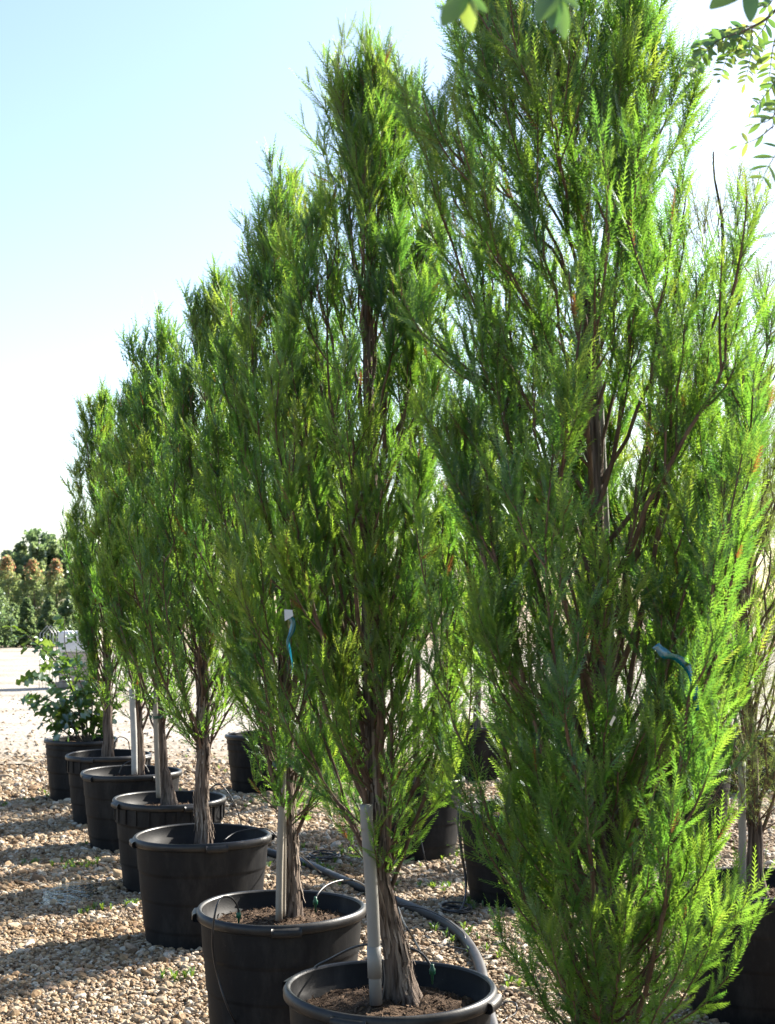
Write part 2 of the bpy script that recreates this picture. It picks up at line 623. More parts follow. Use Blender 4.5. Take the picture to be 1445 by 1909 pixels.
sa.data.foreach_set('value', np.array(sizes, dtype=np.float32))
gm.materials.append(M['pebble'])
gravel = bpy.data.objects.new('gravel', gm)
C.objects.link(gravel)
tag(gravel, 'loose tan and white gravel stones covering the ground', 'gravel', kind='stuff')
ng = bpy.data.node_groups.new('gravel_stones', 'GeometryNodeTree')
ng.interface.new_socket('Geometry', in_out='INPUT', socket_type='NodeSocketGeometry')
ng.interface.new_socket('Geometry', in_out='OUTPUT', socket_type='NodeSocketGeometry')
gn, gl = ng.nodes, ng.links
gi, go = gn.new('NodeGroupInput'), gn.new('NodeGroupOutput')
join = gn.new('GeometryNodeJoinGeometry')
sz = gn.new('GeometryNodeInputNamedAttribute')
sz.data_type = 'FLOAT'
sz.inputs['Name'].default_value = 'stone_size'
NV = 6
idx = gn.new('GeometryNodeInputIndex')
mod = gn.new('FunctionNodeIntegerMath')
mod.operation = 'MODULO'
mod.inputs[1].default_value = NV
gl.new(idx.outputs[0], mod.inputs[0])
rot = gn.new('FunctionNodeRandomValue')
rot.data_type = 'FLOAT_VECTOR'
rot.inputs[0].default_value = (-0.5, -0.5, 0)
rot.inputs[1].default_value = (0.5, 0.5, 6.28)
asp = gn.new('FunctionNodeRandomValue')
asp.data_type = 'FLOAT_VECTOR'
asp.inputs[0].default_value = (0.8, 0.65, 0.45)
asp.inputs[1].default_value = (1.5, 1.05, 0.85)
asp.inputs['Seed'].default_value = 4
sc = gn.new('ShaderNodeVectorMath')
sc.operation = 'SCALE'
gl.new(asp.outputs[0], sc.inputs[0])
gl.new(sz.outputs[0], sc.inputs['Scale'])
for k in range(NV):
    ico = gn.new('GeometryNodeMeshIcoSphere')
    ico.inputs['Radius'].default_value = 1.0
    ico.inputs['Subdivisions'].default_value = 2
    nz = gn.new('ShaderNodeTexNoise')
    nz.noise_dimensions = '4D'
    nz.inputs['W'].default_value = 3.7 * k
    nz.inputs['Scale'].default_value = 0.75
    nz.inputs['Detail'].default_value = 1.5
    sub = gn.new('ShaderNodeVectorMath')
    sub.operation = 'SUBTRACT'
    sub.inputs[1].default_value = (0.5, 0.5, 0.5)
    gl.new(nz.outputs['Color'], sub.inputs[0])
    mulv = gn.new('ShaderNodeVectorMath')
    mulv.operation = 'SCALE'
    mulv.inputs['Scale'].default_value = 1.5
    gl.new(sub.outputs[0], mulv.inputs[0])
    spn = gn.new('GeometryNodeSetPosition')
    gl.new(ico.outputs[0], spn.inputs[0])
    gl.new(mulv.outputs[0], spn.inputs['Offset'])
    smt = gn.new('GeometryNodeSetMaterial')
    smt.inputs['Material'].default_value = M['pebble']
    gl.new(spn.outputs[0], smt.inputs[0])
    cmp_ = gn.new('FunctionNodeCompare')
    cmp_.data_type = 'INT'
    cmp_.operation = 'EQUAL'
    gl.new(mod.outputs[0], cmp_.inputs[2])
    cmp_.inputs[3].default_value = k
    iop = gn.new('GeometryNodeInstanceOnPoints')
    gl.new(gi.outputs[0], iop.inputs['Points'])
    gl.new(cmp_.outputs[0], iop.inputs['Selection'])
    gl.new(smt.outputs[0], iop.inputs['Instance'])
    gl.new(rot.outputs[0], iop.inputs['Rotation'])
    gl.new(sc.outputs[0], iop.inputs['Scale'])
    gl.new(iop.outputs[0], join.inputs[0])
gl.new(join.outputs[0], go.inputs[0])
gravel.modifiers.new('gravel_stones', 'NODES').node_group = ng

# puddle
pc = at_h(140, 1658, 0.02)
pm = MB()
pz = max(ground_z(pc.x + i * 0.05, pc.y + j * 0.08) for i in range(-4, 5) for j in range(-4, 5)) + 0.004
ring = [Vector((pc.x, pc.y, pz))]
for k in range(48):
    a = 2 * math.pi * k / 48
    rr = 1 + 0.35 * mnoise.noise(Vector((math.cos(a) * 1.7, math.sin(a) * 1.7, 2.0)))
    ring.append(Vector((pc.x + 0.19 * rr * math.cos(a), pc.y + 0.40 * rr * math.sin(a), pz)))
pm.add(ring, [(0, 1 + k, 1 + (k + 1) % 48) for k in range(48)])
puddle = pm.build('puddle', M['water'])
tag(puddle, 'small puddle of water among the gravel', kind='structure')

# ------------------------------------------------------------------ pots


def make_pot(px, py, w, label, style='A', rot=0.0, seed=0, soil_drop=0.085, group='black nursery pots', D=None):
    c = at_h(px, py, HR)
    D = D or w * depth(c) / F_PX
    Rr = D / 2
    p = empty('nursery_pot', (c.x, c.y, 0), label, 'pot', group)
    rnd = random.Random(seed)
    sq = 1 + rnd.uniform(-0.012, 0.012)

    def oval(r, z, a):
        return r * (1 + 0.012 * math.cos(2 * (a + seed)) + 0.004 * math.sin(5 * a + seed)), z + (0.004 * math.sin(2 * a + seed * 1.7) if z > 0.3 else 0)

    rb = Rr * 0.79
    H = HR

    def place(mb, name, par=None):
        o = mb.build(name, M['pot_rim' if name in ('rim', 'handle') else 'pot'], par or p)
        o.matrix_parent_inverse = Matrix()
        o.rotation_euler.z = rot if (par is None or par is p) else 0
        return o

    zl = H - 0.042                              # underside of the lip
    rt = Rr * 0.945                             # body radius under the lip
    t = 0.006

    def rbody(z):
        return rb + (rt - rb) * (z / zl)
    prof = [(0.0, 0.012), (rb * 0.9, 0.012), (rb - 0.012, 0.0), (rb, 0.012)]
    if style == 'A':
        for zc in (0.17 * H, 0.44 * H, 0.70 * H):
            prof += [(rbody(zc - 0.006), zc - 0.006), (rbody(zc) + 0.0035, zc), (rbody(zc + 0.006) + 0.004, zc + 0.007)]
    elif style == 'B':
        for zc in (0.30 * H, 0.56 * H):
            prof += [(rbody(zc - 0.006), zc - 0.006), (rbody(zc) + 0.004, zc), (rbody(zc + 0.006) + 0.004, zc + 0.007)]
        zc = 0.74 * H
        prof += [(rbody(zc), zc), (rbody(zc) + 0.012, zc + 0.006), (rbody(zc) + 0.013, zl - 0.002)]
    else:
        for zc in (0.22 * H, 0.48 * H, 0.74 * H, 0.86 * H):
            prof += [(rbody(zc - 0.008), zc - 0.008), (rbody(zc) + 0.006, zc), (rbody(zc + 0.008) + 0.006, zc + 0.01)]
    prof += [(rt, zl), (rt, H - 0.004)]
    fine = [prof[0]]
    for (ra, za), (rb_, zb_) in zip(prof, prof[1:]):
        if za >= 0.012 and zb_ - za > 0.03:
            fine += [(ra + (rb_ - ra) * q, za + (zb_ - za) * q) for q in (0.008 / (zb_ - za), 0.25, 0.5, 0.75, 1 - 0.008 / (zb_ - za))]
        fine.append((rb_, zb_))
    body = MB().lathe(fine, 72, oval)
    # inner wall down to the soil
    body.lathe([(rt - t, H - 0.004), (rt - t - 0.004, H - 0.06), (rt - t - 0.016, H - 0.066), (rbody(H - soil_drop - 0.03) - t - 0.018, H - soil_drop - 0.05)], 72, oval)
    place(body, 'body')
    lip = [(rt - t, H - 0.008), (rt - t + 0.003, H), (rt + 0.006, H + 0.004), (Rr - 0.007, H + 0.001), (Rr, H - 0.010), (Rr - 0.001, H - 0.030),
           (Rr - 0.009, H - 0.038), (rt - 0.001, H - 0.038)]
    rim = MB().lathe(lip, 96, oval)
    rim = place(rim, 'rim')
    if style in 'AB':
        for q in range(4):                      # finger grips under the rim
            a = q * math.pi / 2 + 0.35
            da = 0.115 / Rr / 2
            gp = [(Rr - 0.006, H - 0.006), (Rr + 0.012, H - 0.010), (Rr + 0.017, H - 0.018), (Rr + 0.017, H - 0.034), (Rr + 0.008, H - 0.043), (Rr - 0.012, H - 0.043)]
            place(MB().lathe(gp, 8, oval, a - da, a + da), 'handle')
    if style == 'B':
        for q in range(24):
            a = q * math.pi / 12 + 0.1
            da = 0.010 / Rr
            r0 = rbody(0.74 * H) + 0.010
            place(MB().lathe([(r0 - 0.004, 0.76 * H), (r0 + 0.010, 0.77 * H), (r0 + 0.012, zl + 0.004), (r0 - 0.004, zl + 0.004)], 1, oval, a - da, a + da, False), 'rib')
    # soil
    zs = H - soil_drop
    rs = rbody(zs) - t - 0.012
    sm_ = MB()
    nr, na = 22, 64
    vs, fs = [(0, 0, zs + 0.03)], []
    for i in range(1, nr + 1):
        r = rs * i / nr
        for k in range(na):
            a = 2 * math.pi * k / na
            x, y = r * math.cos(a), r * math.sin(a)
            z = zs + 0.035 * (1 - (i / nr) ** 1.5) + 0.016 * mnoise.noise(Vector((x * 9, y * 9, seed))) + 0.012 * mnoise.noise(Vector((x * 28, y * 28, seed))) + 0.006 * mnoise.noise(Vector((x * 75, y * 75, seed)))
            vs.append((x, y, z))
    for k in range(na):
        fs.append((0, 1 + k, 1 + (k + 1) % na))
    for i in range(nr - 1):
        for k in range(na):
            a_, b_ = 1 + i * na + k, 1 + i * na + (k + 1) % na
            fs.append((a_, a_ + na, b_ + na, b_))
    sm_.add(vs, fs)
    so = sm_.build('soil', M['soil'], p)
    so.matrix_parent_inverse = Matrix()
    # crumbs and rootlets on the soil
    R_ = rng(seed + 50)
    n = 900
    rr, aa = rs * np.sqrt(R_.random(n)) * 0.98, R_.random(n) * 6.283
    cx, cy = rr * np.cos(aa), rr * np.sin(aa)
    cz = zs + 0.035 * (1 - (rr / rs) ** 1.5) + 0.006
    ctr = np.stack([cx, cy, cz], 1)
    s = R_.uniform(0.004, 0.014, n)[:, None]
    e1 = R_.normal(size=(n, 3)) * [1, 1, 0.5]
    e2 = R_.normal(size=(n, 3)) * [1, 1, 0.8]
    e1 /= np.linalg.norm(e1, axis=1)[:, None]
    e2 /= np.linalg.norm(e2, axis=1)[:, None]
    elong = R_.uniform(0.6, 2.8, n)[:, None]
    V = np.stack([ctr + e1 * s * elong, ctr - e1 * s * elong * 0.6, ctr + e2 * s * 0.7], 1)
    me = tri_mesh('crumbs', V, np.zeros(n), M['mulch'])
    co = obj('crumbs', me, None, so)
    co.matrix_parent_inverse = Matrix()
    co['kind'] = 'stuff'
    return p, c, D


POTS = [  # px, py, w, style, rot
    (1120, 2008, 520, 'A', 0.3, 'black pot under the largest cypress, cut off by the bottom edge of the photo'),
    (728, 1838, 402, 'A', 0.85, 'black pot with grey plastic pipe beside the trunk, nearest whole pot in the row'),
    (525, 1690, 320, 'A', 1.35, 'black pot with thin tubing looped over its lip, second in the row'),
    (378, 1555, 256, 'A', 1.55, 'smooth black pot with deep empty rim and one bare trunk, third in the row'),
    (317, 1487, 213, 'B', 0.2, 'black pot with ribbed band under the rim, fourth in the row'),
    (246, 1437, 186, 'A', 0.4, 'smooth black pot behind the ribbed one, fifth in the row'),
    (203, 1405, 157, 'B', 0.9, 'small looking ribbed black pot just in front of the oak shrub pot'),
    (151, 1377, 137, 'C', 0.5, 'ringed black pot holding the oak shrub, farthest in the row'),
]
pot = []
for i, (px, py, w, st, rt_, lb) in enumerate(POTS):
    pot.append(make_pot(px, py, w, lb, st, rt_, seed=i + 1, soil_drop=[.08, .085, .075, .13, .09, .09, .08, .07][i], group='black nursery pots in the front row'))
BACK = [
    (965, 1506, 224, 'A', 0.6, 'black pot with wire mesh guard, in the row behind the hose'),
    (772, 1448, 188, 'A', 0.2, 'black pot half hidden behind the foliage above the nearest whole pot'),
    (1412, 1646, 308, 'A', 0.9, 'large black pot cut off by the right edge of the photo'),
    (1085, 1388, 142, 'C', 0.1, 'black pot with pale rim far behind the wire mesh guard'),
    (1275, 1428, 176, 'A', 0.1, 'black pot seen in gaps of the largest cypress, with light rim'),
    (492, 1368, 132, 'C', 0.7, 'dark pot glimpsed between the second and third cypress, by the road'),
    (640, 1352, 122, 'C', 0.7, 'dark pot far behind the second cypress trunk, mostly hidden'),
    (1390, 1366, 130, 'C', 0.9, 'dark pot in the far row near the right edge'),
    (890, 1352, 122, 'C', 0.9, 'dark pot in the far row behind the pot with mesh guard'),
    (1862, 1792, 376, 'A', 0.5, 'black pot of the added cypress, unseen outside the right edge'),  # carries the out-of-view cypress added for its shade
]
bpot = []
for i, (px, py, w, st, rt_, lb) in enumerate(BACK):
    bpot.append(make_pot(px, py, w, lb, st, rt_, seed=i + 21, group='black nursery pots in the rows behind', D=0.76 if i not in (1,) else None))

# ------------------------------------------------------------------ conifers


def norm(a):
    return a / np.maximum(np.linalg.norm(a, axis=-1, keepdims=True), 1e-9)


def spline(P, n):
    """Catmull-Rom through control points"""
    P = [np.array(p, float) for p in P]
    P = [2 * P[0] - P[1]] + P + [2 * P[-1] - P[-2]]
    out = []
    seg = len(P) - 3
    for i in range(n):
        u = i / (n - 1) * seg
        k = min(int(u), seg - 1)
        t = u - k
        a, b, c, d = P[k:k + 4]
        out.append(0.5 * ((2 * b) + (-a + c) * t + (2 * a - 5 * b + 4 * c - d) * t * t + (-a + 3 * b - 3 * c + d) * t ** 3))
    return np.array(out)


ENV_T = [0, .06, .15, .28, .42, .6, .75, .88, .95, 1.0]
ENV_R = [.36, .60, .82, .98, 1.0, .76, .47, .28, .17, .06]


def cypress(name, label, trunk_px, Y, base, r0, crown0, Rmax, seed, n_branch, n_frond, pairs, frond_l, needle, group, mat='needle',
            env=ENV_R, flare=1.7, droop=0.0, tint_shift=0.0, sub_n=7, lean_y=0.0, f_spread=(24, 48), trunk_sides=14, z_ext=None, low_bare=0.0, skirt=10, sk_len=0.30, top_thin=0.55, core=0.28, bias=0.0, h_exp=1.25, stem_w=0.2):
    """base: z of soil; crown0: z where the crown begins"""
    R = rng(seed)
    ctl = [at_y(px, py, Y) for px, py in trunk_px]
    ctl = [np.array((p.x, p.y + lean_y * i / len(ctl), p.z)) for i, p in enumerate(ctl)]
    ctl[0][2] = min(ctl[0][2], base)
    T = spline(ctl, 60)
    # fine wobble
    for i in range(60):
        k = i / 59
        T[i, 0] += 0.012 * mnoise.noise(Vector((seed, k * 9, 0)))
        T[i, 1] += 0.02 * mnoise.noise(Vector((seed, k * 7, 5)))
    zt, zb = T[-1, 2], base
    H = zt - zb
    root = empty(name, (float(T[0, 0]), float(T[0, 1]), zb - 0.03), label, 'tree', group)

    def tz(z):
        k = np.clip(np.searchsorted(T[:, 2], z), 1, 59)
        a, b = T[k - 1], T[k]
        return a + (b - a) * np.clip((z - a[2]) / max(b[2] - a[2], 1e-6), 0, 1)

    def tr(z):
        u = np.clip((z - zb) / H, 0, 1)
        return r0 * (1 - u) ** 0.9 * (1 + (flare - 1) * math.exp(-(z - zb) / 0.10)) + 0.003

    def env_r(z):
        u = np.clip((z - crown0) / (zt - crown0), 0, 1)
        return Rmax * np.interp(u, ENV_T, env)

    tb = MB()
    tt = [T[0] - np.array([0, 0, 0.12])] + list(T)
    ns = trunk_sides
    vs, fs = [], []
    zfine = np.concatenate([np.linspace(zb - 0.08, zb + 0.5, 26), np.linspace(zb + 0.55, zt - 0.02, 46)])
    for z in zfine:
        p, r = tz(max(z, zb)), tr(max(z, zb - 0.02))
        for k in range(ns):
            a = 2 * math.pi * k / ns
            ridge = 0.10 * mnoise.noise(Vector((math.cos(a) * 2.2, math.sin(a) * 2.2, z * 1.3 + seed))) + 0.07 * mnoise.noise(Vector((math.cos(a) * 6, math.sin(a) * 6, z * 2.0 + seed))) + (0.13 * mnoise.noise(Vector((math.cos(a) * 15, math.sin(a) * 15, z * 5.0 + seed))) if ns > 20 else 0)
            butt = math.exp(-(z - zb) / 0.12) * 0.17 * math.sin(a * 4 + seed + math.sin(a * 2))
            rr = r * (1 + ridge + max(butt, -0.25))
            vs.append((p[0] + rr * math.cos(a), p[1] + rr * math.sin(a), z))
    for i in range(len(zfine) - 1):
        for k in range(ns):
            fs.append((i * ns + k, i * ns + (k + 1) % ns, (i + 1) * ns + (k + 1) % ns, (i + 1) * ns + k))
    fs.append(tuple((len(zfine) - 1) * ns + k for k in range(ns)))
    tb.add(vs, fs)
    tb.build('trunk', M['bark'], root)

    if ns >= 30:                                # loose strips of fibrous bark
        st_ = MB()
        for k in range(170):
            z0_ = zb + 0.01 + (crown0 - zb + 0.35) * R.random()
            ln = R.uniform(0.04, 0.16)
            a_ = R.random() * 6.283
            wd = R.uniform(0.0025, 0.007)
            lift = R.uniform(0.001, 0.005)
            vs_, fs_ = [], []
            for q in range(5):
                z_ = z0_ + ln * q / 4
                p_, r_ = tz(z_), tr(z_) * 1.06
                aa_ = a_ + 0.10 * q / 4 * R.uniform(-1, 1)
                curl = lift * (1 + 2.2 * abs(q / 2 - 1) ** 2)
                tx, ty = -math.sin(aa_), math.cos(aa_)
                c_ = (p_[0] + (r_ + curl) * math.cos(aa_), p_[1] + (r_ + curl) * math.sin(aa_))
                hw_ = wd * (0.35 + 0.65 * math.sin(math.pi * (q + 0.5) / 5))
                vs_ += [(c_[0] - tx * hw_, c_[1] - ty * hw_, z_), (c_[0] + tx * hw_, c_[1] + ty * hw_, z_)]
            fs_ = [(2 * q, 2 * q + 1, 2 * q + 3, 2 * q + 2) for q in range(4)]
            st_.add(vs_, fs_)
        sb_ = st_.build('bark_strips', M['bark_strip'], root)
        sb_['kind'] = 'stuff'

    br = MB()
    shoots = []                                 # (pts (m,3), start_fraction, tint)
    for k in range(n_branch):
        u = (k + R.random()) / n_branch
        h = crown0 - 0.10 + (zt - crown0) * 0.86 * u ** h_exp
        az = k * 2.39996 + R.normal(0, 0.35)
        Lz = (0.62 + 0.80 * (1 - u) + R.normal(0, 0.16)) * min(1.0, (zt - h) / 1.0 + 0.15)
        Lz = max(0.20, min(Lz, (zt - h) * R.uniform(0.55, 1.02) + 0.03))
        ztip = h + Lz
        reach = env_r(ztip) * (0.30 + 0.70 * R.random() ** 0.6 + (0.25 * R.random() if R.random() < 0.22 else 0))
        reach = max(reach, 0.05) * (1 + bias * (1 - 2.6 * u) * math.cos(az) if math.cos(az) > 0 else 1 + bias * max(0.0, 1 - 2 * u) * math.cos(az))
        p0 = tz(h)
        q = tz(min(ztip, zt))
        m = 12
        s = np.linspace(0, 1, m)
        rho = reach * (1 - (1 - s) ** 1.75)
        rho = rho * (1 - droop) + droop * reach * s
        azs = az + R.normal(0, 0.25) * s + 0.12 * np.sin(s * 5 + k)
        P = np.stack([np.interp(s, [0, 1], [p0[0], q[0]]) + rho * np.cos(azs), np.interp(s, [0, 1], [p0[1], q[1]]) + rho * np.sin(azs), h + Lz * (s - droop * 0.35 * s ** 2)], 1)
        P[1:-1] += R.normal(0, 0.006, (m - 2, 3))
        rb = np.clip(tr(h) * 0.30, 0.0022, 0.0085) * (0.7 + 0.5 * R.random())
        br.tube(P, list(rb * (1 - 0.85 * s) + 0.0010), 5, cap=False)
        tint_b = R.normal(0, 0.12)
        wb_ = float(np.clip(R.lognormal(0, 0.5), 0.3, 2.4)) * (1.2 - top_thin * u)
        shoots.append((P, 0.24 + core * min(1, u * 2) + low_bare, tint_b, wb_))
        # secondary shoots
        tang = np.gradient(P, axis=0)
        tang = norm(tang)
        ns2 = max(2, int(round(sub_n * (0.6 + 0.6 * R.random()) * min(1, Lz / 0.7))))
        for j in range(ns2):
            cu = 0.6 * core * min(1, u * 2)
            sj = 0.14 + cu + (0.82 - cu) * (j + R.random()) / ns2
            i0 = sj * (m - 1)
            i1 = min(int(i0), m - 2)
            b = P[i1] + (P[i1 + 1] - P[i1]) * (i0 - i1)
            t = tang[i1]
            out = np.array([math.cos(az), math.sin(az), 0])
            rad = R.normal(size=3)
            rad += out * 0.5
            rad -= t * rad.dot(t)
            rad /= np.linalg.norm(rad) + 1e-9
            L = (0.16 + 0.28 * R.random()) * (1.05 - 0.50 * sj) * (1.0 if zt - b[2] > 0.5 else max(0.3, (zt - b[2]) / 0.5))
            ang = math.radians(R.uniform(18, 38))
            mm = 7
            s2 = np.linspace(0, 1, mm)[:, None]
            d0 = t * math.cos(ang) + rad * math.sin(ang)
            d1 = norm(t * 0.6 + np.array([0, 0, 1.3 - 2.6 * droop]) + rad * 0.12)
            Q = b + L * (d0 * s2 * (1 - 0.5 * s2) + d1 * 0.5 * s2 ** 2)
            br.tube(Q, list((rb * 0.42 * (1 - 0.75 * s2[:, 0]) + 0.0008)), 4, cap=False)
            tj = tint_b + R.normal(0, 0.10) + (0.28 if R.random() < 0.10 else 0)
            shoots.append((Q, 0.14 + low_bare * 0.5, tj, wb_))
            # tertiary twigs
            for e in range(R.integers(2, 5)):
                se = 0.2 + 0.7 * R.random()
                i2 = se * (mm - 1)
                i3 = min(int(i2), mm - 2)
                b2 = Q[i3] + (Q[i3 + 1] - Q[i3]) * (i2 - i3)
                t2 = norm(Q[i3 + 1] - Q[i3])
                r2 = R.normal(size=3)
                r2 -= t2 * r2.dot(t2)
                r2 /= np.linalg.norm(r2) + 1e-9
                L2 = L * R.uniform(0.25, 0.5)
                a2 = math.radians(R.uniform(18, 36))
                s3 = np.linspace(0, 1, 4)[:, None]
                d0 = t2 * math.cos(a2) + r2 * math.sin(a2)
                Q2 = b2 + L2 * (d0 * s3 + np.array([0, 0, 0.32 - 0.7 * droop]) * s3 ** 2)
                if pairs > 5:
                    br.tube(Q2, [0.0012, 0.0011, 0.0009, 0.0006], 3, cap=False)
                shoots.append((Q2, 0.0, tj + R.normal(0, 0.06), wb_))
    # short leafy side shoots low on the trunk
    for k in range(skirt):
        h = crown0 - 0.02 + 0.75 * R.random() ** 1.5
        az = k * 2.39996 + R.normal(0, 0.5)
        L = sk_len * R.uniform(0.55, 1.35) * (1 + 1.3 * bias * math.cos(az))
        m = 7
        s = np.linspace(0, 1, m)
        p0 = tz(h)
        rho = 0.70 * L * (1 - (1 - s) ** 1.6)
        P = np.stack([p0[0] + rho * math.cos(az), p0[1] + rho * math.sin(az), h + 0.8 * L * s], 1)
        P[1:] += R.normal(0, 0.006, (m - 1, 3))
        br.tube(P, list(0.0030 * (1 - 0.8 * s) + 0.0007), 4, cap=False)
        shoots.append((P, 0.1, R.normal(0, 0.1), 1.1))
    # leader
    shoots.append((T[int(60 * 0.86):], 0.0, 0.0, 0.8))
    kb = int(np.searchsorted(T[:, 2], crown0 - 0.05))
    shoots.append((T[kb:], 0.0, -0.05, stem_w))
    # low wisps on the trunk
    br.build('branches', M['twig'], root)

    # fronds, spread evenly along the shoots
    seglen = [np.linalg.norm(np.diff(P, axis=0), axis=1).sum() * (1 - st) * w_ for P, st, _, w_ in shoots]
    tot = sum(seglen)
    B, D, Tn, TI = [], [], [], []
    for (P, st, ti, _), sl in zip(shoots, seglen):
        n = int(n_frond * sl / tot + R.random())
        if n < 1:
            continue
        s = st + (1 - st) * ((np.arange(n) + R.random(n)) / n) ** 0.78
        i = s * (len(P) - 1)
        k = np.minimum(i.astype(int), len(P) - 2)
        f = (i - k)[:, None]
        B.append(P[k] * (1 - f) + P[k + 1] * f)
        t = norm(P[k + 1] - P[k])
        rad = R.normal(size=(n, 3))
        rad -= t * (rad * t).sum(1, keepdims=True)
        rad = norm(rad)
        sprd = np.radians(R.uniform(f_spread[0], f_spread[1], n))[:, None] * (1 - 0.35 * s[:, None] ** 3)
        D.append(norm(t * np.cos(sprd) + rad * np.sin(sprd)))
        Tn.append(t)
        TI.append(ti + 0.36 + 0.20 * s ** 2 + R.normal(0, 0.11, n))
    B, D, Tn, TI = np.concatenate(B), np.concatenate(D), np.concatenate(Tn), np.concatenate(TI)
    n = len(B)
    TI = np.clip(TI + tint_shift, 0.12, 1)
    TI[R.random(n) < 0.010] = -0.5
    Lf = frond_l * R.uniform(0.55, 1.15, n)
    up = np.array([0, 0, 1.0 - 3.0 * droop])
    bend = R.uniform(0.10, 0.34, n)
    # frond plane
    nrm = R.normal(size=(n, 3)) * 0.7 + np.cross(D, np.cross(D, up + R.normal(size=(n, 3)) * 0.3))
    side = norm(np.cross(D, nrm))
    nrm = norm(np.cross(side, D))
    nl, nw = needle
    u = (np.arange(pairs) + 0.6) / (pairs + 0.25)
    tris, tints = [], []
    for sgn in (-1, 1):
        uu = u + sgn * 0.25 / pairs
        U = uu[None, :, None]
        L3 = Lf[:, None, None]
        q = B[:, None, :] + D[:, None, :] * L3 * U + up * (L3 * bend[:, None, None] * U ** 2)
        tg = norm(D[:, None, :] + up * (2 * bend[:, None, None] * U))
        th = np.radians(52 - 20 * uu)[None, :, None] * R.uniform(0.85, 1.15, (n, pairs, 1))
        prof_ = (0.55 + 0.45 * np.sin(np.pi * np.clip(uu * 0.9 + 0.12, 0, 1)))[None, :, None] * R.uniform(0.8, 1.15, (n, pairs, 1))
        dr = tg * np.cos(th) + sgn * side[:, None, :] * np.sin(th) + nrm[:, None, :] * R.uniform(-0.05, 0.32, (n, pairs, 1))
        tip = q + norm(dr) * nl * prof_
        hw = tg * nw * 0.5
        tris.append(np.stack([q - hw, q + hw, tip], 2).reshape(-1, 3, 3))
        tints.append((TI[:, None] + R.normal(0, 0.03, (n, pairs)) + 0.06 * uu[None, :]).ravel())
    # stalk of the frond with end needle
    tipq = B + D * Lf[:, None] * 1.06 + up * (Lf * bend * 1.1)[:, None]
    hw = side * (nw * 0.32)
    tris.append(np.stack([B - hw, B + hw, tipq], 1))
    tints.append(TI + 0.1)
    V = np.concatenate(tris)
    me = tri_mesh('crown', V, np.where(np.concatenate(tints) < 0, 0.0, np.clip(np.concatenate(tints), 0.03, 1)), M[mat])
    co = obj('crown', me, None, root)
    co['kind'] = 'stuff'
    return root


def pot_y(i):
    return pot[i][1].y


GRP = 'potted bald cypress trees in the front row'
soil_z = HR - 0.05
cypress('bald_cypress', 'largest dark green cypress filling the right side, top out of the photo',
        [(1132, 1990), (1128, 1850), (1124, 1500), (1114, 1000), (1090, 500), (1040, 120), (985, -300)], pot_y(0), soil_z, 0.030, 0.60, 0.56, 11, 80, 28000, 10, 0.088,
        (0.0150, 0.0054), GRP, env=[.36, .52, .78, .98, 1.0, .92, .80, .64, .48, .18], sub_n=8, skirt=110, sk_len=0.42, bias=0.17, top_thin=0.68, tint_shift=0.05, core=0.1, h_exp=1.1, stem_w=0.4)
cypress('bald_cypress.001', 'tall cypress with flared trunk and grey pipe, in the nearest whole pot',
        [(750, 1862), (738, 1770), (716, 1670), (704, 1570), (692, 1200), (690, 900), (688, 600), (692, 300), (690, 45)], pot_y(1) + 0.03, soil_z, 0.034, 0.92, 0.45, 12, 62, 17500, 9, 0.086,
        (0.0150, 0.0058), GRP, flare=1.75, sub_n=8, skirt=50, tint_shift=0.09, trunk_sides=40, sk_len=0.30, env=[.30, .50, .78, .97, 1.0, .82, .50, .31, .19, .07], core=0.36)
cypress('bald_cypress.002', 'cypress with pale wooden stake and straight trunk, second pot in the row',
        [(541, 1703), (541, 1610), (535, 1540), (530, 1300), (528, 1000), (522, 700), (522, 300)], pot_y(2) + 0.02, soil_z, 0.034, 0.90, 0.43, 13, 58, 15500, 7, 0.086,
        (0.0150, 0.0070), GRP, flare=1.3, skirt=44, sk_len=0.34, tint_shift=0.09, trunk_sides=36)
cypress('bald_cypress.003', 'cypress with bare reddish trunk in the smooth deep rimmed third pot',
        [(380, 1566), (377, 1480), (377, 1400), (380, 1200), (390, 900), (400, 490)], pot_y(3), soil_z, 0.036, 1.02, 0.42, 14, 54, 13500, 5, 0.088,
        (0.0155, 0.0092), GRP, flare=1.25, skirt=34, tint_shift=0.09, trunk_sides=30)
cypress('bald_cypress.004', 'cypress with leaning trunk and pale stake in the ribbed fourth pot',
        [(316, 1494), (307, 1440), (300, 1400), (297, 1200), (295, 900), (295, 565)], pot_y(4), soil_z, 0.036, 0.98, 0.40, 15, 50, 12500, 4, 0.09,
        (0.0165, 0.0118), GRP, flare=1.5, skirt=30, tint_shift=0.09)
cypress('bald_cypress.005', 'cypress behind a thick white stake in the fifth pot',
        [(262, 1442), (261, 1390), (258, 1300), (255, 1000), (250, 690)], pot_y(5), soil_z, 0.030, 0.92, 0.40, 16, 46, 11500, 4, 0.092,
        (0.017, 0.0122), GRP, flare=1.4, skirt=26, tint_shift=0.09)
cypress('bald_cypress.006', 'farthest cypress of the row, left edge against the sky, beside the oak shrub',
        [(201, 1402), (201, 1350), (199, 1200), (195, 950), (190, 715)], pot_y(6), soil_z, 0.042, 0.92, 0.42, 17, 46, 11500, 4, 0.092,
        (0.0175, 0.0128), GRP, flare=1.3, skirt=26, tint_shift=0.09)

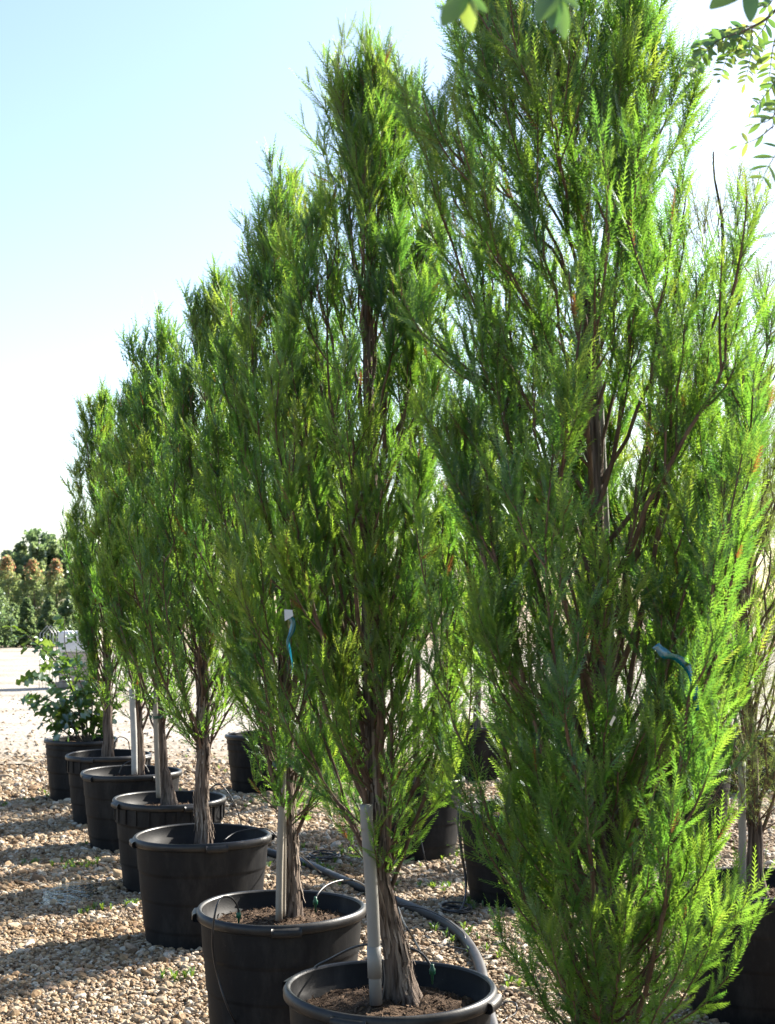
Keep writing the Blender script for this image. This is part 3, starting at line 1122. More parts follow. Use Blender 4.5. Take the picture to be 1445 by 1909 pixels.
# trees in the rows behind
GB = 'cypress trees in the rows behind'
cypress('weeping_cypress', 'thin airy pale green cypress with loose sprays at the right edge',
        [(1410, 1655), (1405, 1500), (1385, 1200), (1360, 800), (1345, 450), (1330, 275)], bpot[2][1].y, soil_z, 0.032, 0.80, 0.52, 31, 46, 10500, 6, 0.12,
        (0.022, 0.0024), GB, mat='needle_pale', droop=0.22, env=[.3, .5, .7, .85, .95, 1.0, .95, .75, .5, .15], f_spread=(35, 80), low_bare=0.05, skirt=40, sk_len=0.42)
cypress('bald_cypress.007', 'cypress inside the wire mesh guard behind the largest tree',
        [(963, 1520), (962, 1400), (960, 1200), (955, 1050), (950, 900)], bpot[0][1].y, soil_z, 0.026, 1.75, 0.26, 32, 26, 4500, 4, 0.095,
        (0.016, 0.009), GB, tint_shift=0.22)
cypress('bald_cypress.008', 'sunlit cypress in the half hidden pot behind the nearest whole pot',
        [(775, 1460), (778, 1300), (780, 1150), (782, 1050), (785, 940)], bpot[1][1].y, soil_z, 0.028, 1.5, 0.24, 33, 24, 3800, 4, 0.095,
        (0.0165, 0.0095), GB, tint_shift=0.22)
cypress('bald_cypress.009', 'yellow green cypress behind the gaps on the right of the largest tree',
        [(1275, 1440), (1272, 1300), (1265, 1150), (1260, 1000), (1255, 880)], bpot[4][1].y, soil_z, 0.034, 1.0, 0.46, 34, 40, 9500, 4, 0.095,
        (0.0165, 0.0095), GB, tint_shift=0.28)
cypress('bald_cypress.010', 'distant cypress behind the largest trunk in the pale rimmed pot',
        [(1085, 1400), (1085, 1200), (1082, 900), (1080, 720)], bpot[3][1].y, soil_z, 0.036, 1.2, 0.70, 35, 40, 10500, 3, 0.10,
        (0.020, 0.014), GB, tint_shift=0.25)
cypress('bald_cypress.011', 'distant cypress in the far row at the right edge',
        [(1390, 1375), (1392, 1200), (1395, 900), (1395, 640)], bpot[7][1].y, soil_z, 0.036, 1.2, 0.75, 36, 40, 10500, 3, 0.10,
        (0.020, 0.014), GB, tint_shift=0.3)
cypress('bald_cypress.012', 'distant cypress behind the pot with the mesh guard',
        [(890, 1362), (890, 1200), (888, 900), (886, 760)], bpot[8][1].y, soil_z, 0.036, 1.2, 0.70, 37, 40, 10500, 3, 0.10,
        (0.020, 0.014), GB, tint_shift=0.3)
cypress('bald_cypress.013', 'distant cypress glimpsed behind the second cypress trunk',
        [(640, 1362), (640, 1200), (640, 900), (642, 790)], bpot[6][1].y, soil_z, 0.036, 1.5, 0.45, 38, 32, 6000, 3, 0.10,
        (0.020, 0.014), GB, tint_shift=0.2)
cypress('bald_cypress.014', 'unseen potted cypress added outside the right edge to shade the largest tree',
        [(1860, 1800), (1862, 1600), (1864, 1300), (1866, 1000), (1868, 700)], bpot[9][1].y, soil_z, 0.034, 0.85, 0.44, 39, 40, 8000, 3, 0.10,
        (0.020, 0.014), GB)  # added out of view so its crown shades the largest cypress's lower half

# ------------------------------------------------------------------ stakes


def stake(name, label, px_pts, Y, r, mat, tie=None, joint=None):
    P = [at_y(px, py, Y) for px, py in px_pts]
    root = empty(name, P[0], label, 'stake', 'stakes beside the tree trunks')
    MB().tube(spline(P, 16), r, 12).build('pole', M[mat], root)
    if joint:
        a = at_y(*joint, Y)
        d = (P[1] - P[0]).normalized()
        MB().tube([a, a + d * 0.10], r * 1.12, 12).build('sleeve', M[mat], root)
    if tie:
        a = at_y(*tie, Y)
        mb = MB()
        for k in range(3):
            ring = [a + Vector((math.cos(q) * (0.028 + r), math.sin(q) * (0.03 + r) + 0.03, 0.006 * k + 0.004 * math.sin(q))) for q in [i * 2 * math.pi / 20 for i in range(21)]]
            mb.tube(ring, 0.0025, 5, cap=False)
        mb.build('tie', M['green_plastic'], root)
    return root


stake('plastic_pipe_stake', 'thick grey plastic pipe standing beside the flared trunk', [(701, 1872), (695, 1700), (686, 1560), (684, 1540), (683, 1500)], pot_y(1) - 0.06, 0.0215, 'pipe', joint=(699, 1822))
stake('wooden_stake', 'pale split wooden stake beside the second trunk', [(520, 1716), (522, 1600), (526, 1480), (529, 1400)], pot_y(2) - 0.10, 0.0145, 'bamboo', tie=(527, 1428))
stake('wooden_stake.001', 'thin rod tied close behind the split wooden stake', [(529, 1708), (530, 1600), (530, 1500)], pot_y(2) - 0.065, 0.0085, 'bamboo')
stake('wooden_stake.002', 'grey stake left of the leaning trunk in the ribbed pot', [(296, 1487), (293, 1420), (290, 1330), (289, 1290)], pot_y(4) - 0.08, 0.0165, 'bamboo', tie=(290, 1338))
stake('white_stake', 'thick white stake hiding the trunk in the fifth pot', [(251, 1444), (250, 1380), (247, 1310), (246, 1285)], pot_y(5) - 0.10, 0.023, 'white_paint')
stake('white_stake.001', 'pale grey stake high inside the largest cypress', [(1150, 1990), (1140, 1300), (1108, 600), (1092, 400)], pot_y(0) + 0.10, 0.014, 'pipe')
stake('white_stake.002', 'short grey pipe in the pot at the right edge', [(1384, 1652), (1384, 1560), (1383, 1420)], bpot[2][1].y - 0.08, 0.017, 'pipe')
stake('wooden_stake.003', 'weathered stake in the pot with light rim behind the largest tree', [(1300, 1440), (1300, 1300), (1298, 1150)], bpot[4][1].y - 0.05, 0.018, 'bamboo')

# mesh guard
gc = bpot[0][1]
gx = at_y(962, 1500, gc.y).x
mg = MB()
rg, z0, z1 = 0.095, HR - 0.06, at_y(962, 1245, gc.y).z
for k in range(18):
    a = 2 * math.pi * k / 18
    mg.tube([(gx + rg * math.cos(a), gc.y + rg * math.sin(a), z0), (gx + rg * math.cos(a), gc.y + rg * math.sin(a), z1)], 0.0022, 4)
nz_ = int((z1 - z0) / 0.034)
for j in range(nz_ + 1):
    z = z0 + (z1 - z0) * j / nz_
    mg.tube([(gx + rg * math.cos(q), gc.y + rg * math.sin(q), z) for q in [i * 2 * math.pi / 18 for i in range(19)]], 0.0022, 4, cap=False)
guard = mg.build('trunk_guard', M['wire'])
tag(guard, 'black wire mesh cylinder round the trunk in the pot behind the hose', 'tree guard')

# ------------------------------------------------------------------ irrigation
hose_px = [(392, 1548), (440, 1566), (500, 1587), (560, 1605), (640, 1640), (700, 1664), (760, 1690), (815, 1714), (855, 1740), (882, 1770), (897, 1805), (905, 1850), (916, 1905), (940, 1990)]
hp = [at_h(x, y, 0.035) for x, y in hose_px]
hp = [Vector((p.x, p.y, ground_z(p.x, p.y) + 0.030)) for p in hp]
hose = MB().tube(spline(hp, 90), 0.0285, 14).build('irrigation_hose', M['hose'])
tag(hose, 'thick black irrigation pipe lying on the gravel behind the pots', 'hose')


def thin(label, pts, r=0.0042, n=50, emitter=None):
    P = spline(pts, n)
    o = MB().tube(P, r, 7).build('drip_tube', M['thin_tube'])
    tag(o, label, 'tube', 'thin irrigation tubes')
    if emitter is not None:
        e = Vector(emitter)
        mb = MB().lathe([(0.0, -0.03), (0.003, -0.03), (0.005, 0), (0.010, 0.004), (0.011, 0.02), (0.006, 0.026), (0.006, 0.036), (0, 0.036)], 12)
        mb.v = [tuple(Vector(v) + e) for v in mb.v]
        em = mb.build('emitter', M['green_plastic'], o)
    return o


y2 = pot_y(2)
yb = y2 - 0.24
thin('thin black tube looping over the left lip of the second pot',
     [at_y(445, 1712, yb + 0.04), at_y(443, 1690, yb + 0.03), at_y(430, 1673, yb), at_y(412, 1675, yb - 0.05), at_y(401, 1702, yb - 0.09), at_y(396, 1760, yb - 0.07), at_y(406, 1820, yb - 0.05), at_y(428, 1885, yb - 0.06), at_h(470, 1960, 0.01)],
     emitter=at_y(445, 1712, yb + 0.04))
y1 = pot_y(1)
thin('thin black tube arching behind the flared trunk of the nearest whole pot',
     [at_y(806, 1818, y1 + 0.12), at_y(800, 1795, y1 + 0.13), at_y(780, 1774, y1 + 0.14), at_y(745, 1765, y1 + 0.14), at_y(700, 1760, y1 + 0.14), at_y(660, 1766, y1 + 0.15), at_y(615, 1788, y1 + 0.22), at_y(585, 1806, y1 + 0.24), at_y(560, 1850, y1 + 0.32), at_h(560, 1905, 0.01)],
     emitter=at_y(806, 1818, y1 + 0.12))
thin('thin black tube running from the thick hose down behind the nearest whole pot',
     [at_h(742, 1690, 0.06), at_y(752, 1718, y1 + 0.75), at_y(772, 1752, y1 + 0.55), at_y(788, 1785, y1 + 0.42), at_h(800, 1830, 0.01)])
thin('thin tube arching into the second pot near its right lip',
     [at_y(588, 1688, y2 + 0.1), at_y(592, 1668, y2 + 0.12), at_y(610, 1650, y2 + 0.2), at_y(640, 1641, y2 + 0.3), at_y(670, 1645, y2 + 0.42), at_h(700, 1668, 0.03)],
     emitter=at_y(588, 1688, y2 + 0.1))
y3 = pot_y(3)
thin('thin tube draped over the right lip of the third pot',
     [at_y(418, 1566, y3 + 0.02), at_y(440, 1552, y3 + 0.1), at_y(475, 1545, y3 + 0.1), at_y(503, 1548, y3 + 0.05), at_y(530, 1575, y3 + 0.1), at_y(560, 1595, y3 + 0.12), at_h(600, 1628, 0.03)])
y4 = pot_y(4)
thin('thin tube hanging from the right lip of the ribbed fourth pot',
     [at_y(385, 1478, y4), at_y(405, 1462, y4), at_y(424, 1476, y4), at_y(442, 1510, y4 + 0.1), at_h(458, 1560, 0.02), at_h(480, 1575, 0.02)])
y5 = pot_y(5)
thin('thin tube looped above the soil of the fifth pot',
     [at_y(222, 1442, y5), at_y(230, 1426, y5), at_y(248, 1418, y5), at_y(268, 1424, y5), at_y(278, 1440, y5)], 0.0045)
y6 = pot_y(6)
thin('thin tube curving behind the farthest cypress trunk',
     [at_y(212, 1388, y6 + 0.1), at_y(222, 1374, y6 + 0.1), at_y(238, 1380, y6 + 0.15), at_y(242, 1400, y6 + 0.18)], 0.0045)
b0 = bpot[0][1].y
thin('black tube hanging over the left lip of the pot with the mesh guard',
     [at_y(895, 1500, b0), at_y(878, 1486, b0 - 0.04), at_y(860, 1496, b0 - 0.10), at_y(854, 1530, b0 - 0.14), at_y(860, 1590, b0 - 0.16), at_y(868, 1640, b0 - 0.18), at_y(866, 1680, b0 - 0.4), at_h(850, 1708, 0.015)], 0.0062)
thin('second tube over the left lip of the pot with the mesh guard, half hidden',
     [at_y(905, 1498, b0 + 0.04), at_y(884, 1482, b0), at_y(864, 1492, b0 - 0.06), at_y(858, 1530, b0 - 0.10), at_y(862, 1590, b0 - 0.12), at_y(870, 1650, b0 - 0.16), at_h(858, 1712, 0.015)], 0.0045)
b1 = bpot[1][1].y
thin('grey thin tube hanging in front of the half hidden black pot',
     [at_y(778, 1500, b1 - 0.42), at_y(781, 1540, b1 - 0.44), at_y(790, 1590, b1 - 0.5), at_y(802, 1640, b1 - 0.6), at_h(812, 1690, 0.02), at_h(800, 1705, 0.05)])


def coil(label, px, py, rx, turns, seed, r=0.006):
    c = at_h(px, py, 0.02)
    pts = []
    rd_ = random.Random(seed)
    for i in range(turns * 14 + 1):
        a = i * 2 * math.pi / 14
        k = rx * (1 + 0.12 * math.sin(a * 0.31 + seed) + rd_.uniform(-0.03, 0.03))
        pts.append((c.x + k * math.cos(a), c.y + k * 1.1 * math.sin(a), 0.022 + 0.008 * (i / 14) + 0.008 * math.sin(a * 1.3)))
    o = MB().tube(spline(pts, len(pts) * 2), r, 6).build('tube_coil', M['thin_tube'])
    tag(o, label, 'tube', 'thin irrigation tubes')


coil('small coil of black tubing on the gravel in front of the mesh guard pot', 850, 1700, 0.085, 4, 2)
coil('small coil of black tubing on the gravel behind the second trunk', 604, 1600, 0.11, 4, 5, 0.005)
thin('thin black tube bending across the gravel to the hose', [at_h(892, 1775, 0.04), at_h(850, 1767, 0.02), at_h(808, 1757, 0.02), at_h(795, 1743, 0.02), at_h(812, 1735, 0.02), at_h(850, 1728, 0.05)], 0.005)
thin('tangled thin tube on the gravel right of the nearest whole pot', [at_h(925, 1880, 0.01), at_h(945, 1868, 0.03), at_h(962, 1872, 0.05), at_h(960, 1890, 0.02), at_h(935, 1905, 0.01), at_h(930, 1925, 0.01)], 0.004)
thin('thin tube lying along the top of the thick hose', [at_h(745, 1686, 0.075), at_h(790, 1694, 0.075), at_h(830, 1712, 0.075), at_h(862, 1738, 0.07), at_h(868, 1752, 0.05)], 0.004)

# ------------------------------------------------------------------ ribbons and tags


def ribbon(label, pts, w, wdir, twist=0.0, seed=0):
    P = spline(pts, 24)
    vs, fs = [], []
    for i, p in enumerate(P):
        a = twist * i / 23
        wd = Vector(wdir).normalized() * math.cos(a) + Vector((0, 1, 0)) * math.sin(a)
        wd = wd * (w / 2) * (1 + 0.15 * math.sin(i * 0.9 + seed))
        p = Vector(p)
        vs += [p - wd, p + wd]
    for i in range(23):
        fs.append((2 * i, 2 * i + 1, 2 * i + 3, 2 * i + 2))
    o = MB().add(vs, fs).build('ribbon', M['teal'])
    sol = o.modifiers.new('thickness', 'SOLIDIFY')
    sol.thickness = 0.0004
    tag(o, label, 'ribbon')
    return o


ya = pot_y(1) - 0.30
ribbon('narrow teal ribbon hanging in the foliage left of the nearest whole pot trunk',
       [at_y(537, 1150, ya), at_y(546, 1158, ya), at_y(544, 1178, ya), at_y(537, 1195, ya - .01), at_y(540, 1215, ya), at_y(545, 1240, ya), at_y(542, 1255, ya)], 0.020, (1, 0, 0.25), 1.8, 1)
tg = MB()
a, b, c, d = at_y(530, 1136, ya - .01), at_y(545, 1137, ya - .01), at_y(547, 1148, ya - .012), at_y(531, 1158, ya - .012)
off = Vector((0, 0.0015, 0))
tg.add([a, b, c, d, a + off, b + off, c + off, d + off], [(0, 3, 2, 1), (4, 5, 6, 7), (0, 1, 5, 4), (1, 2, 6, 5), (2, 3, 7, 6), (3, 0, 4, 7)], False)
tag(tg.build('plant_tag', M['tag']), 'small white paper tag just above the narrow hanging teal ribbon', 'tag')
yc = pot_y(0) - 0.44
ribbon('wide teal plastic ribbon looped on a branch of the largest cypress',
       [at_y(1222, 1203, yc), at_y(1232, 1212, yc), at_y(1244, 1222, yc), at_y(1262, 1226, yc + .01), at_y(1280, 1240, yc + .01), at_y(1290, 1262, yc), at_y(1296, 1290, yc), at_y(1300, 1325, yc)], 0.022, (1, 0, 0.8), -1.2, 3)
tg = MB()
a, b, c, d = at_y(1136, 1350, yc), at_y(1144, 1334, yc), at_y(1148, 1337, yc + .01), at_y(1140, 1354, yc + .01)
tg.add([a, b, c, d, a + off, b + off, c + off, d + off], [(0, 3, 2, 1), (4, 5, 6, 7), (0, 1, 5, 4), (1, 2, 6, 5), (2, 3, 7, 6), (3, 0, 4, 7)], False)
tag(tg.build('plant_tag', M['tag']), 'narrow white tag low inside the largest cypress', 'tag')

# ------------------------------------------------------------------ oak shrub


def oak_leaf_mesh(seed):
    R = random.Random(seed)
    n = 14
    vs, fs = [], []
    L, Wd = 1.0, 0.30
    for i in range(n + 1):
        u = i / n
        w = Wd * math.sin(math.pi * min(1, u * 0.93 + 0.03)) ** 0.7 * (0.72 + 0.42 * math.cos(u * 2 * math.pi * 3.2 + seed)) * (0.6 + 0.6 * u)
        w = max(w, 0.012)
        z = -0.25 * u * u + 0.03 * math.sin(u * 9 + seed)
        vs += [(u * L, -w, z + 0.05 + 0.04 * math.sin(u * 14)), (u * L, 0, z), (u * L, w, z + 0.05 + 0.04 * math.cos(u * 14))]
    for i in range(n):
        for j in range(2):
            a = i * 3 + j
            fs.append((a, a + 3, a + 4, a + 1))
    m = MB().add(vs, fs).mesh('leaf')
    m.materials.append(M['oak_leaf'])
    return m


oak_meshes = [oak_leaf_mesh(s) for s in (1, 2, 3, 4)]
po = pot[7][1]
oak = empty('oak_shrub', (po.x, po.y, HR - 0.08), 'broad leaved oak shrub with sparse lobed leaves in the farthest pot', 'shrub')
R = random.Random(5)
stems = MB()
oak_ctrl = [
    [(160, 1385), (150, 1330), (135, 1270), (115, 1235), (85, 1205)],
    [(163, 1385), (158, 1300), (140, 1250), (122, 1210), (120, 1150)],
    [(150, 1385), (120, 1330), (92, 1305), (66, 1300)],
    [(155, 1385), (130, 1340), (105, 1280), (78, 1262), (58, 1255)],
    [(165, 1385), (172, 1320), (168, 1270), (150, 1235)],
    [(170, 1385), (190, 1345), (200, 1310)],
    [(148, 1385), (118, 1362), (100, 1350), (92, 1325)],
    [(158, 1385), (140, 1300), (110, 1240), (62, 1195), (40, 1175)],
    [(160, 1385), (145, 1310), (118, 1260), (96, 1225)],
    [(163, 1385), (150, 1345), (130, 1322), (118, 1312)],
    [(166, 1385), (178, 1350), (180, 1300), (186, 1262)],
]
leafspots = []
for k, ctl in enumerate(oak_ctrl):
    dy = R.uniform(-0.28, 0.25)
    P = spline([at_y(x, y, po.y + dy * i / (len(ctl) - 1)) for i, (x, y) in enumerate(ctl)], 20)
    stems.tube(P, [0.009 * (1 - 0.8 * i / 19) + 0.001 for i in range(20)], 6)
    nl = 17 if len(ctl) > 4 else 15
    for j in range(nl):
        s = 0.16 + 0.84 * (j + R.random() * 0.6) / nl
        i = min(int(s * 19), 18)
        leafspots.append((Vector(P[i]), Vector(P[i + 1]) - Vector(P[i])))
    leafspots.append((Vector(P[19]), Vector(P[19]) - Vector(P[18])))
stems.build('stems', M['greybark'], oak)
for k, (p, t) in enumerate(leafspots):
    o = bpy.data.objects.new('leaf', oak_meshes[k % 4])
    C.objects.link(o)
    o.parent = oak
    o.matrix_parent_inverse = Matrix.Translation(oak.location).inverted()
    d = (t.normalized() * 0.5 + Vector((R.uniform(-1, 1), R.uniform(-1, 1), R.uniform(-0.9, 0.5)))).normalized()
    s = R.uniform(0.14, 0.22)
    q = d.to_track_quat('X', 'Z')
    o.matrix_basis = Matrix.Translation(p) @ q.to_matrix().to_4x4() @ Matrix.Rotation(R.uniform(-1.2, 1.2), 4, 'X') @ Matrix.Scale(s, 4)

# ------------------------------------------------------------------ overhanging locust
loc = empty('locust_tree', (2.1, 2.5, 0), 'locust branch with small paired oval leaflets hanging in at the top right', 'tree')
lim = MB()
limb = spline([(2.1, 2.5, 0), (2.08, 2.5, 1.2), (1.95, 2.45, 2.4), (1.55, 2.5, 3.2), (1.1, 2.55, 3.42), (0.6, 2.0, 3.2), (0.25, 1.5, 2.85), (0.05, 1.3, 2.62)], 60)
lim.tube(limb, [0.055 * (1 - i / 62) + 0.004 for i in range(60)], 10, wob=0.1)
lim.build('trunk', M['greybark'], loc)


def leaflet_mesh(seed, ratio=0.2):
    n = 8
    vs, fs = [], []
    for i in range(n + 1):
        u = i / n
        w = max(ratio * math.sin(math.pi * (u * 0.96 + 0.02)) ** 0.7, 0.004)
        z = -0.08 * u * u
        vs += [(u, -w, z + 0.05 * w / ratio), (u, 0, z), (u, w, z + 0.05 * w / ratio)]
    for i in range(n):
        for j in range(2):
            a = i * 3 + j
            fs.append((a, a + 3, a + 4, a + 1))
    m = MB().add(vs, fs).mesh('leaflet')
    m.materials.append(M['locust_leaf'])
    return m


lm, lm2 = leaflet_mesh(1, 0.20), leaflet_mesh(2, 0.165)
R = random.Random(9)


def place_leaflet(p, d, nrm, s, parent, me):
    o = bpy.data.objects.new('leaflet', me)
    C.objects.link(o)
    o.parent = parent
    d = d.normalized()
    n = (nrm - d * nrm.dot(d)).normalized()
    y = n.cross(d)
    mt = Matrix((d, y, n)).transposed().to_4x4()
    o.matrix_parent_inverse = Matrix()
    o.matrix_basis = Matrix.Translation(p) @ mt @ Matrix.Scale(s, 4)


def compound(px_pts, Y, n, s, spread=1.0, taper=0.5, depth_j=0.06, attach=None, me=None):
    P = [at_y(x, y, Y + R.uniform(-depth_j, depth_j)) for x, y in px_pts]
    if attach is not None:
        P = [Vector(attach)] + P
    P = spline(P, 26)
    st = MB().tube(P, [0.0016 - 0.0011 * i / 25 for i in range(26)], 5).build('leaf_stalk', M['greybark'], loc)
    k0 = 0.3 if attach is not None else 0.12
    facing = (Vector((R.uniform(-0.3, 0.3), -1, R.uniform(-0.1, 0.6)))).normalized()
    for j in range(n):
        u = k0 + (1 - k0) * (j + 0.5) / n
        i = min(int(u * 25), 24)
        p = Vector(P[i])
        t = (Vector(P[i + 1]) - p).normalized()
        sd = facing.cross(t).normalized()
        for sg in (-1, 1):
            d = sd * sg * spread + t * 0.45 + Vector((R.uniform(-.15, .15), R.uniform(-.25, .25), R.uniform(-.3, .05)))
            nr = facing + Vector((R.uniform(-.6, .6), R.uniform(-.3, .3), R.uniform(-.5, .5)))
            place_leaflet(p, d, nr, s * R.uniform(0.85, 1.1) * (1 - taper * max(0, u - 0.5)), st, me or lm)
    p = Vector(P[25])
    place_leaflet(p, p - Vector(P[24]), facing, s * 0.7, st, me or lm)


# twig that carries the leaves
tw = spline([limb[36], at_y(1500, -60, 2.85), at_y(1445, 20, 2.9), at_y(1400, 52, 2.92), at_y(1360, 66, 2.95)], 24)
MB().tube(tw, [0.006 - 0.005 * i / 23 for i in range(24)], 6).build('twig', M['greybark'], loc)
tw2 = spline([tw[8], at_y(1462, 60, 2.8), at_y(1450, 160, 2.75), at_y(1440, 240, 2.7)], 20)
MB().tube(tw2, [0.004 - 0.003 * i / 19 for i in range(20)], 6).build('twig', M['greybark'], loc)
compound([(1398, 52), (1360, 72), (1325, 90), (1300, 115), (1281, 141)], 2.95, 11, 0.032)
compound([(1372, 62), (1335, 78), (1312, 100), (1296, 128)], 2.9, 9, 0.031)
compound([(1410, 46), (1380, 52), (1352, 58), (1330, 64)], 2.97, 8, 0.032)
compound([(1375, 60), (1340, 66), (1318, 76), (1300, 92)], 3.0, 8, 0.031)
compound([(1385, 56), (1366, 80), (1354, 112), (1341, 148)], 2.92, 9, 0.028)
compound([(1402, 48), (1402, 85), (1396, 122), (1388, 156)], 2.9, 10, 0.030)
compound([(1395, 50), (1385, 65), (1375, 85), (1370, 105)], 2.98, 7, 0.033)
compound([(1436, 20), (1425, 50), (1408, 75), (1400, 92)], 2.98, 7, 0.033)
compound([(1448, 60), (1440, 95), (1436, 130), (1432, 165)], 2.85, 9, 0.034)
compound([(1452, 130), (1440, 160), (1420, 185), (1404, 206)], 2.75, 8, 0.030)
compound([(1440, 0), (1430, 12), (1418, 10), (1412, 6)], 2.9, 5, 0.026)
compound([(1452, 180), (1448, 200), (1446, 225)], 2.7, 5, 0.030)
compound([(1462, 265), (1448, 285), (1432, 312), (1419, 340)], 2.35, 4, 0.034, me=lm2)
compound([(1452, 205), (1432, 225), (1405, 232)], 2.35, 2, 0.036, me=lm2)
compound([(1442, 235), (1412, 258), (1376, 272)], 2.4, 2, 0.030, me=lm2)


def near_sprig(anchor_px, tips, Y, attach, s=0.04):
    a = at_y(*anchor_px, Y)
    st = MB().tube(spline([Vector(attach), (Vector(attach) + a) / 2 + Vector((0, 0, 0.01)), a], 10), 0.0012, 5).build('leaf_stalk', M['greybark'], loc)
    for tx, ty in tips:
        b = at_y(tx, ty, Y + R.uniform(-0.03, 0.01))
        d = b - a
        place_leaflet(a, d, Vector((R.uniform(-.4, .4), -1, R.uniform(0, .5))), d.length, st, lm)


near_sprig((868, -8), [(826, 42), (878, 56), (908, 20)], 1.35, limb[-1])
near_sprig((1036, -14), [(1003, 34), (1056, 72), (1030, 52), (1082, 14)], 1.35, limb[-4])
near_sprig((1398, -30), [(1400, 38), (1326, 10), (1440, 5)], 1.9, limb[-14])

# ------------------------------------------------------------------ weeds
R = rng(77)
wt, wti = [], []
spots = []
for (px, py, n, spread) in [(285, 1478, 22, 0.35), (110, 1482, 18, 0.35), (150, 1616, 16, 0.14), (60, 1615, 4, 0.08), (190, 1580, 7, 0.15), (325, 1660, 6, 0.1), (330, 1830, 7, 0.10), (185, 1700, 5, 0.1),
                            (570, 1620, 16, 0.25), (640, 1590, 16, 0.3), (610, 1625, 10, 0.15), (700, 1660, 12, 0.2), (800, 1600, 18, 0.35), (860, 1590, 14, 0.3), (880, 1690, 12, 0.2), (960, 1700, 12, 0.3),
                            (450, 1440, 16, 0.4), (500, 1470, 18, 0.4), (900, 1740, 6, 0.2), (960, 1840, 7, 0.15), (1010, 1690, 8, 0.2), (930, 1780, 6, 0.15), (30, 1500, 8, 0.3), (420, 1755, 5, 0.1), (245, 1690, 5, 0.1),
                            (540, 1500, 12, 0.4), (420, 1415, 14, 0.5), (1000, 1500, 12, 0.4), (1200, 1800, 10, 0.3), (820, 1660, 10, 0.2), (190, 1530, 8, 0.2), (830, 1745, 6, 0.15)]:
    c = at_h(px, py, 0.0)
    for k in range(n):
        spots.append((c.x + R.normal(0, spread * 0.5), c.y + R.normal(0, spread * 0.5)))
for (x, y) in spots:
    z = ground_z(x, y) + 0.005
    ti = R.random()
    for b in range(R.integers(6, 13)):
        a = R.random() * 6.283
        h = R.uniform(0.02, 0.055)
        out = R.uniform(0.01, 0.04)
        w = R.uniform(0.003, 0.007)
        p0 = np.array([x, y, z])
        t = np.array([math.cos(a), math.sin(a), 0])
        sd = np.array([-t[1], t[0], 0]) * w
        mid = p0 + t * out * 0.6 + np.array([0, 0, h * 0.8])
        tip = p0 + t * out * 1.3 + np.array([0, 0, h])
        wt += [[p0, mid - sd, mid + sd], [mid - sd, tip, mid + sd]]
        wti += [ti, ti]
wo_ = obj('weeds', tri_mesh('weeds', np.array(wt), np.array(wti), M['weed']), None)
tag(wo_, 'small green weeds sprouting through the gravel', 'weeds', kind='stuff')

# ------------------------------------------------------------------ far background


def leafy(name, label, cat, px, top_py, Y, rx, mat, n_clump, n_leaf, size, seed, group, columnar=False, orange=False, zbase=0.0, rxf=1.0):
    R = rng(seed)
    top = at_y(px, top_py, Y)
    H = top.z - zbase
    root = empty(name, (top.x, Y, 0), label, cat, group)
    tb = MB()
    tb.tube(spline([(top.x, Y, 0), (top.x + 0.1, Y, H * 0.4), (top.x, Y, H * 0.85)], 10), [H * 0.02 * (1 - i / 12) for i in range(10)], 8)
    tb.build('trunk', M['greybark'], root)
    if columnar:
        u = R.random(n_clump)
        zc = zbase + H * (0.04 + 0.90 * u)
        rr = rx * np.sqrt(R.random(n_clump)) * np.interp(u, [0, .3, .6, .85, 1], [.95, 1, .78, .40, .05])
        a = R.random(n_clump) * 6.283
        cc = np.stack([top.x + rr * np.cos(a), Y + rr * np.sin(a), zc], 1)
        cs = np.full(n_clump, rx * 0.15)
    else:
        d = norm(R.normal(size=(n_clump, 3)))
        r = R.random(n_clump) ** 0.4
        cc = np.stack([top.x + d[:, 0] * r * rx, Y + d[:, 1] * r * rx, zbase + H * 0.60 + d[:, 2] * r * H * 0.38], 1)
        cs = R.uniform(0.10, 0.2, n_clump) * rx
    idx = R.integers(0, n_clump, n_leaf)
    ctr = cc[idx] + norm(R.normal(size=(n_leaf, 3))) * (cs[idx] * R.random(n_leaf) ** 0.33)[:, None]
    e1 = norm(R.normal(size=(n_leaf, 3)))
    e2 = norm(np.cross(e1, R.normal(size=(n_leaf, 3))))
    s = size * R.uniform(0.6, 1.3, n_leaf)[:, None]
    V = np.stack([ctr - e1 * s, ctr + e1 * s, ctr + e2 * s * 1.1], 1)
    if orange:
        uz = (ctr[:, 2] - zbase) / H
        ti = np.clip(0.28 + R.normal(0, 0.16, n_leaf) + 0.46 * np.clip((uz - 0.62) / 0.25, 0, 1) * (R.random(n_leaf) < 0.7), 0, 1)
    else:
        ti = np.clip(0.4 + (R.normal(0, 0.2, n_clump))[idx] + R.normal(0, 0.1, n_leaf), 0, 1)
    co = obj('crown', tri_mesh('crown', V, ti, M[mat]), None, root)
    co['kind'] = 'stuff'
    return root


GF = 'trees on the horizon at the left'
leafy('broadleaf_tree', 'round dark green tree on the horizon, middle of the far clump', 'tree', 68, 988, 110, 3.2, 'far_leaf', 90, 9000, 0.20, 61, GF)
leafy('broadleaf_tree.001', 'round dark green tree on the horizon, partly behind the farthest cypress', 'tree', 128, 992, 112, 2.8, 'far_leaf', 80, 8000, 0.20, 62, GF)
leafy('broadleaf_tree.002', 'lower green tree on the horizon at the left edge of the photo', 'tree', 8, 1022, 108, 2.6, 'far_leaf', 70, 7000, 0.20, 63, GF)
leafy('broadleaf_tree.003', 'dark green tree on the horizon seen through the lower branches', 'tree', 215, 1010, 112, 3.2, 'far_leaf', 70, 7000, 0.20, 64, GF)
GS = 'shrubs with orange tips beyond the road'
leafy('conifer_shrub', 'columnar shrub with orange tip at the left edge of the photo', 'shrub', 14, 1030, 70, 1.1, 'shrub_leaf', 300, 9000, 0.055, 71, GS, True, True)
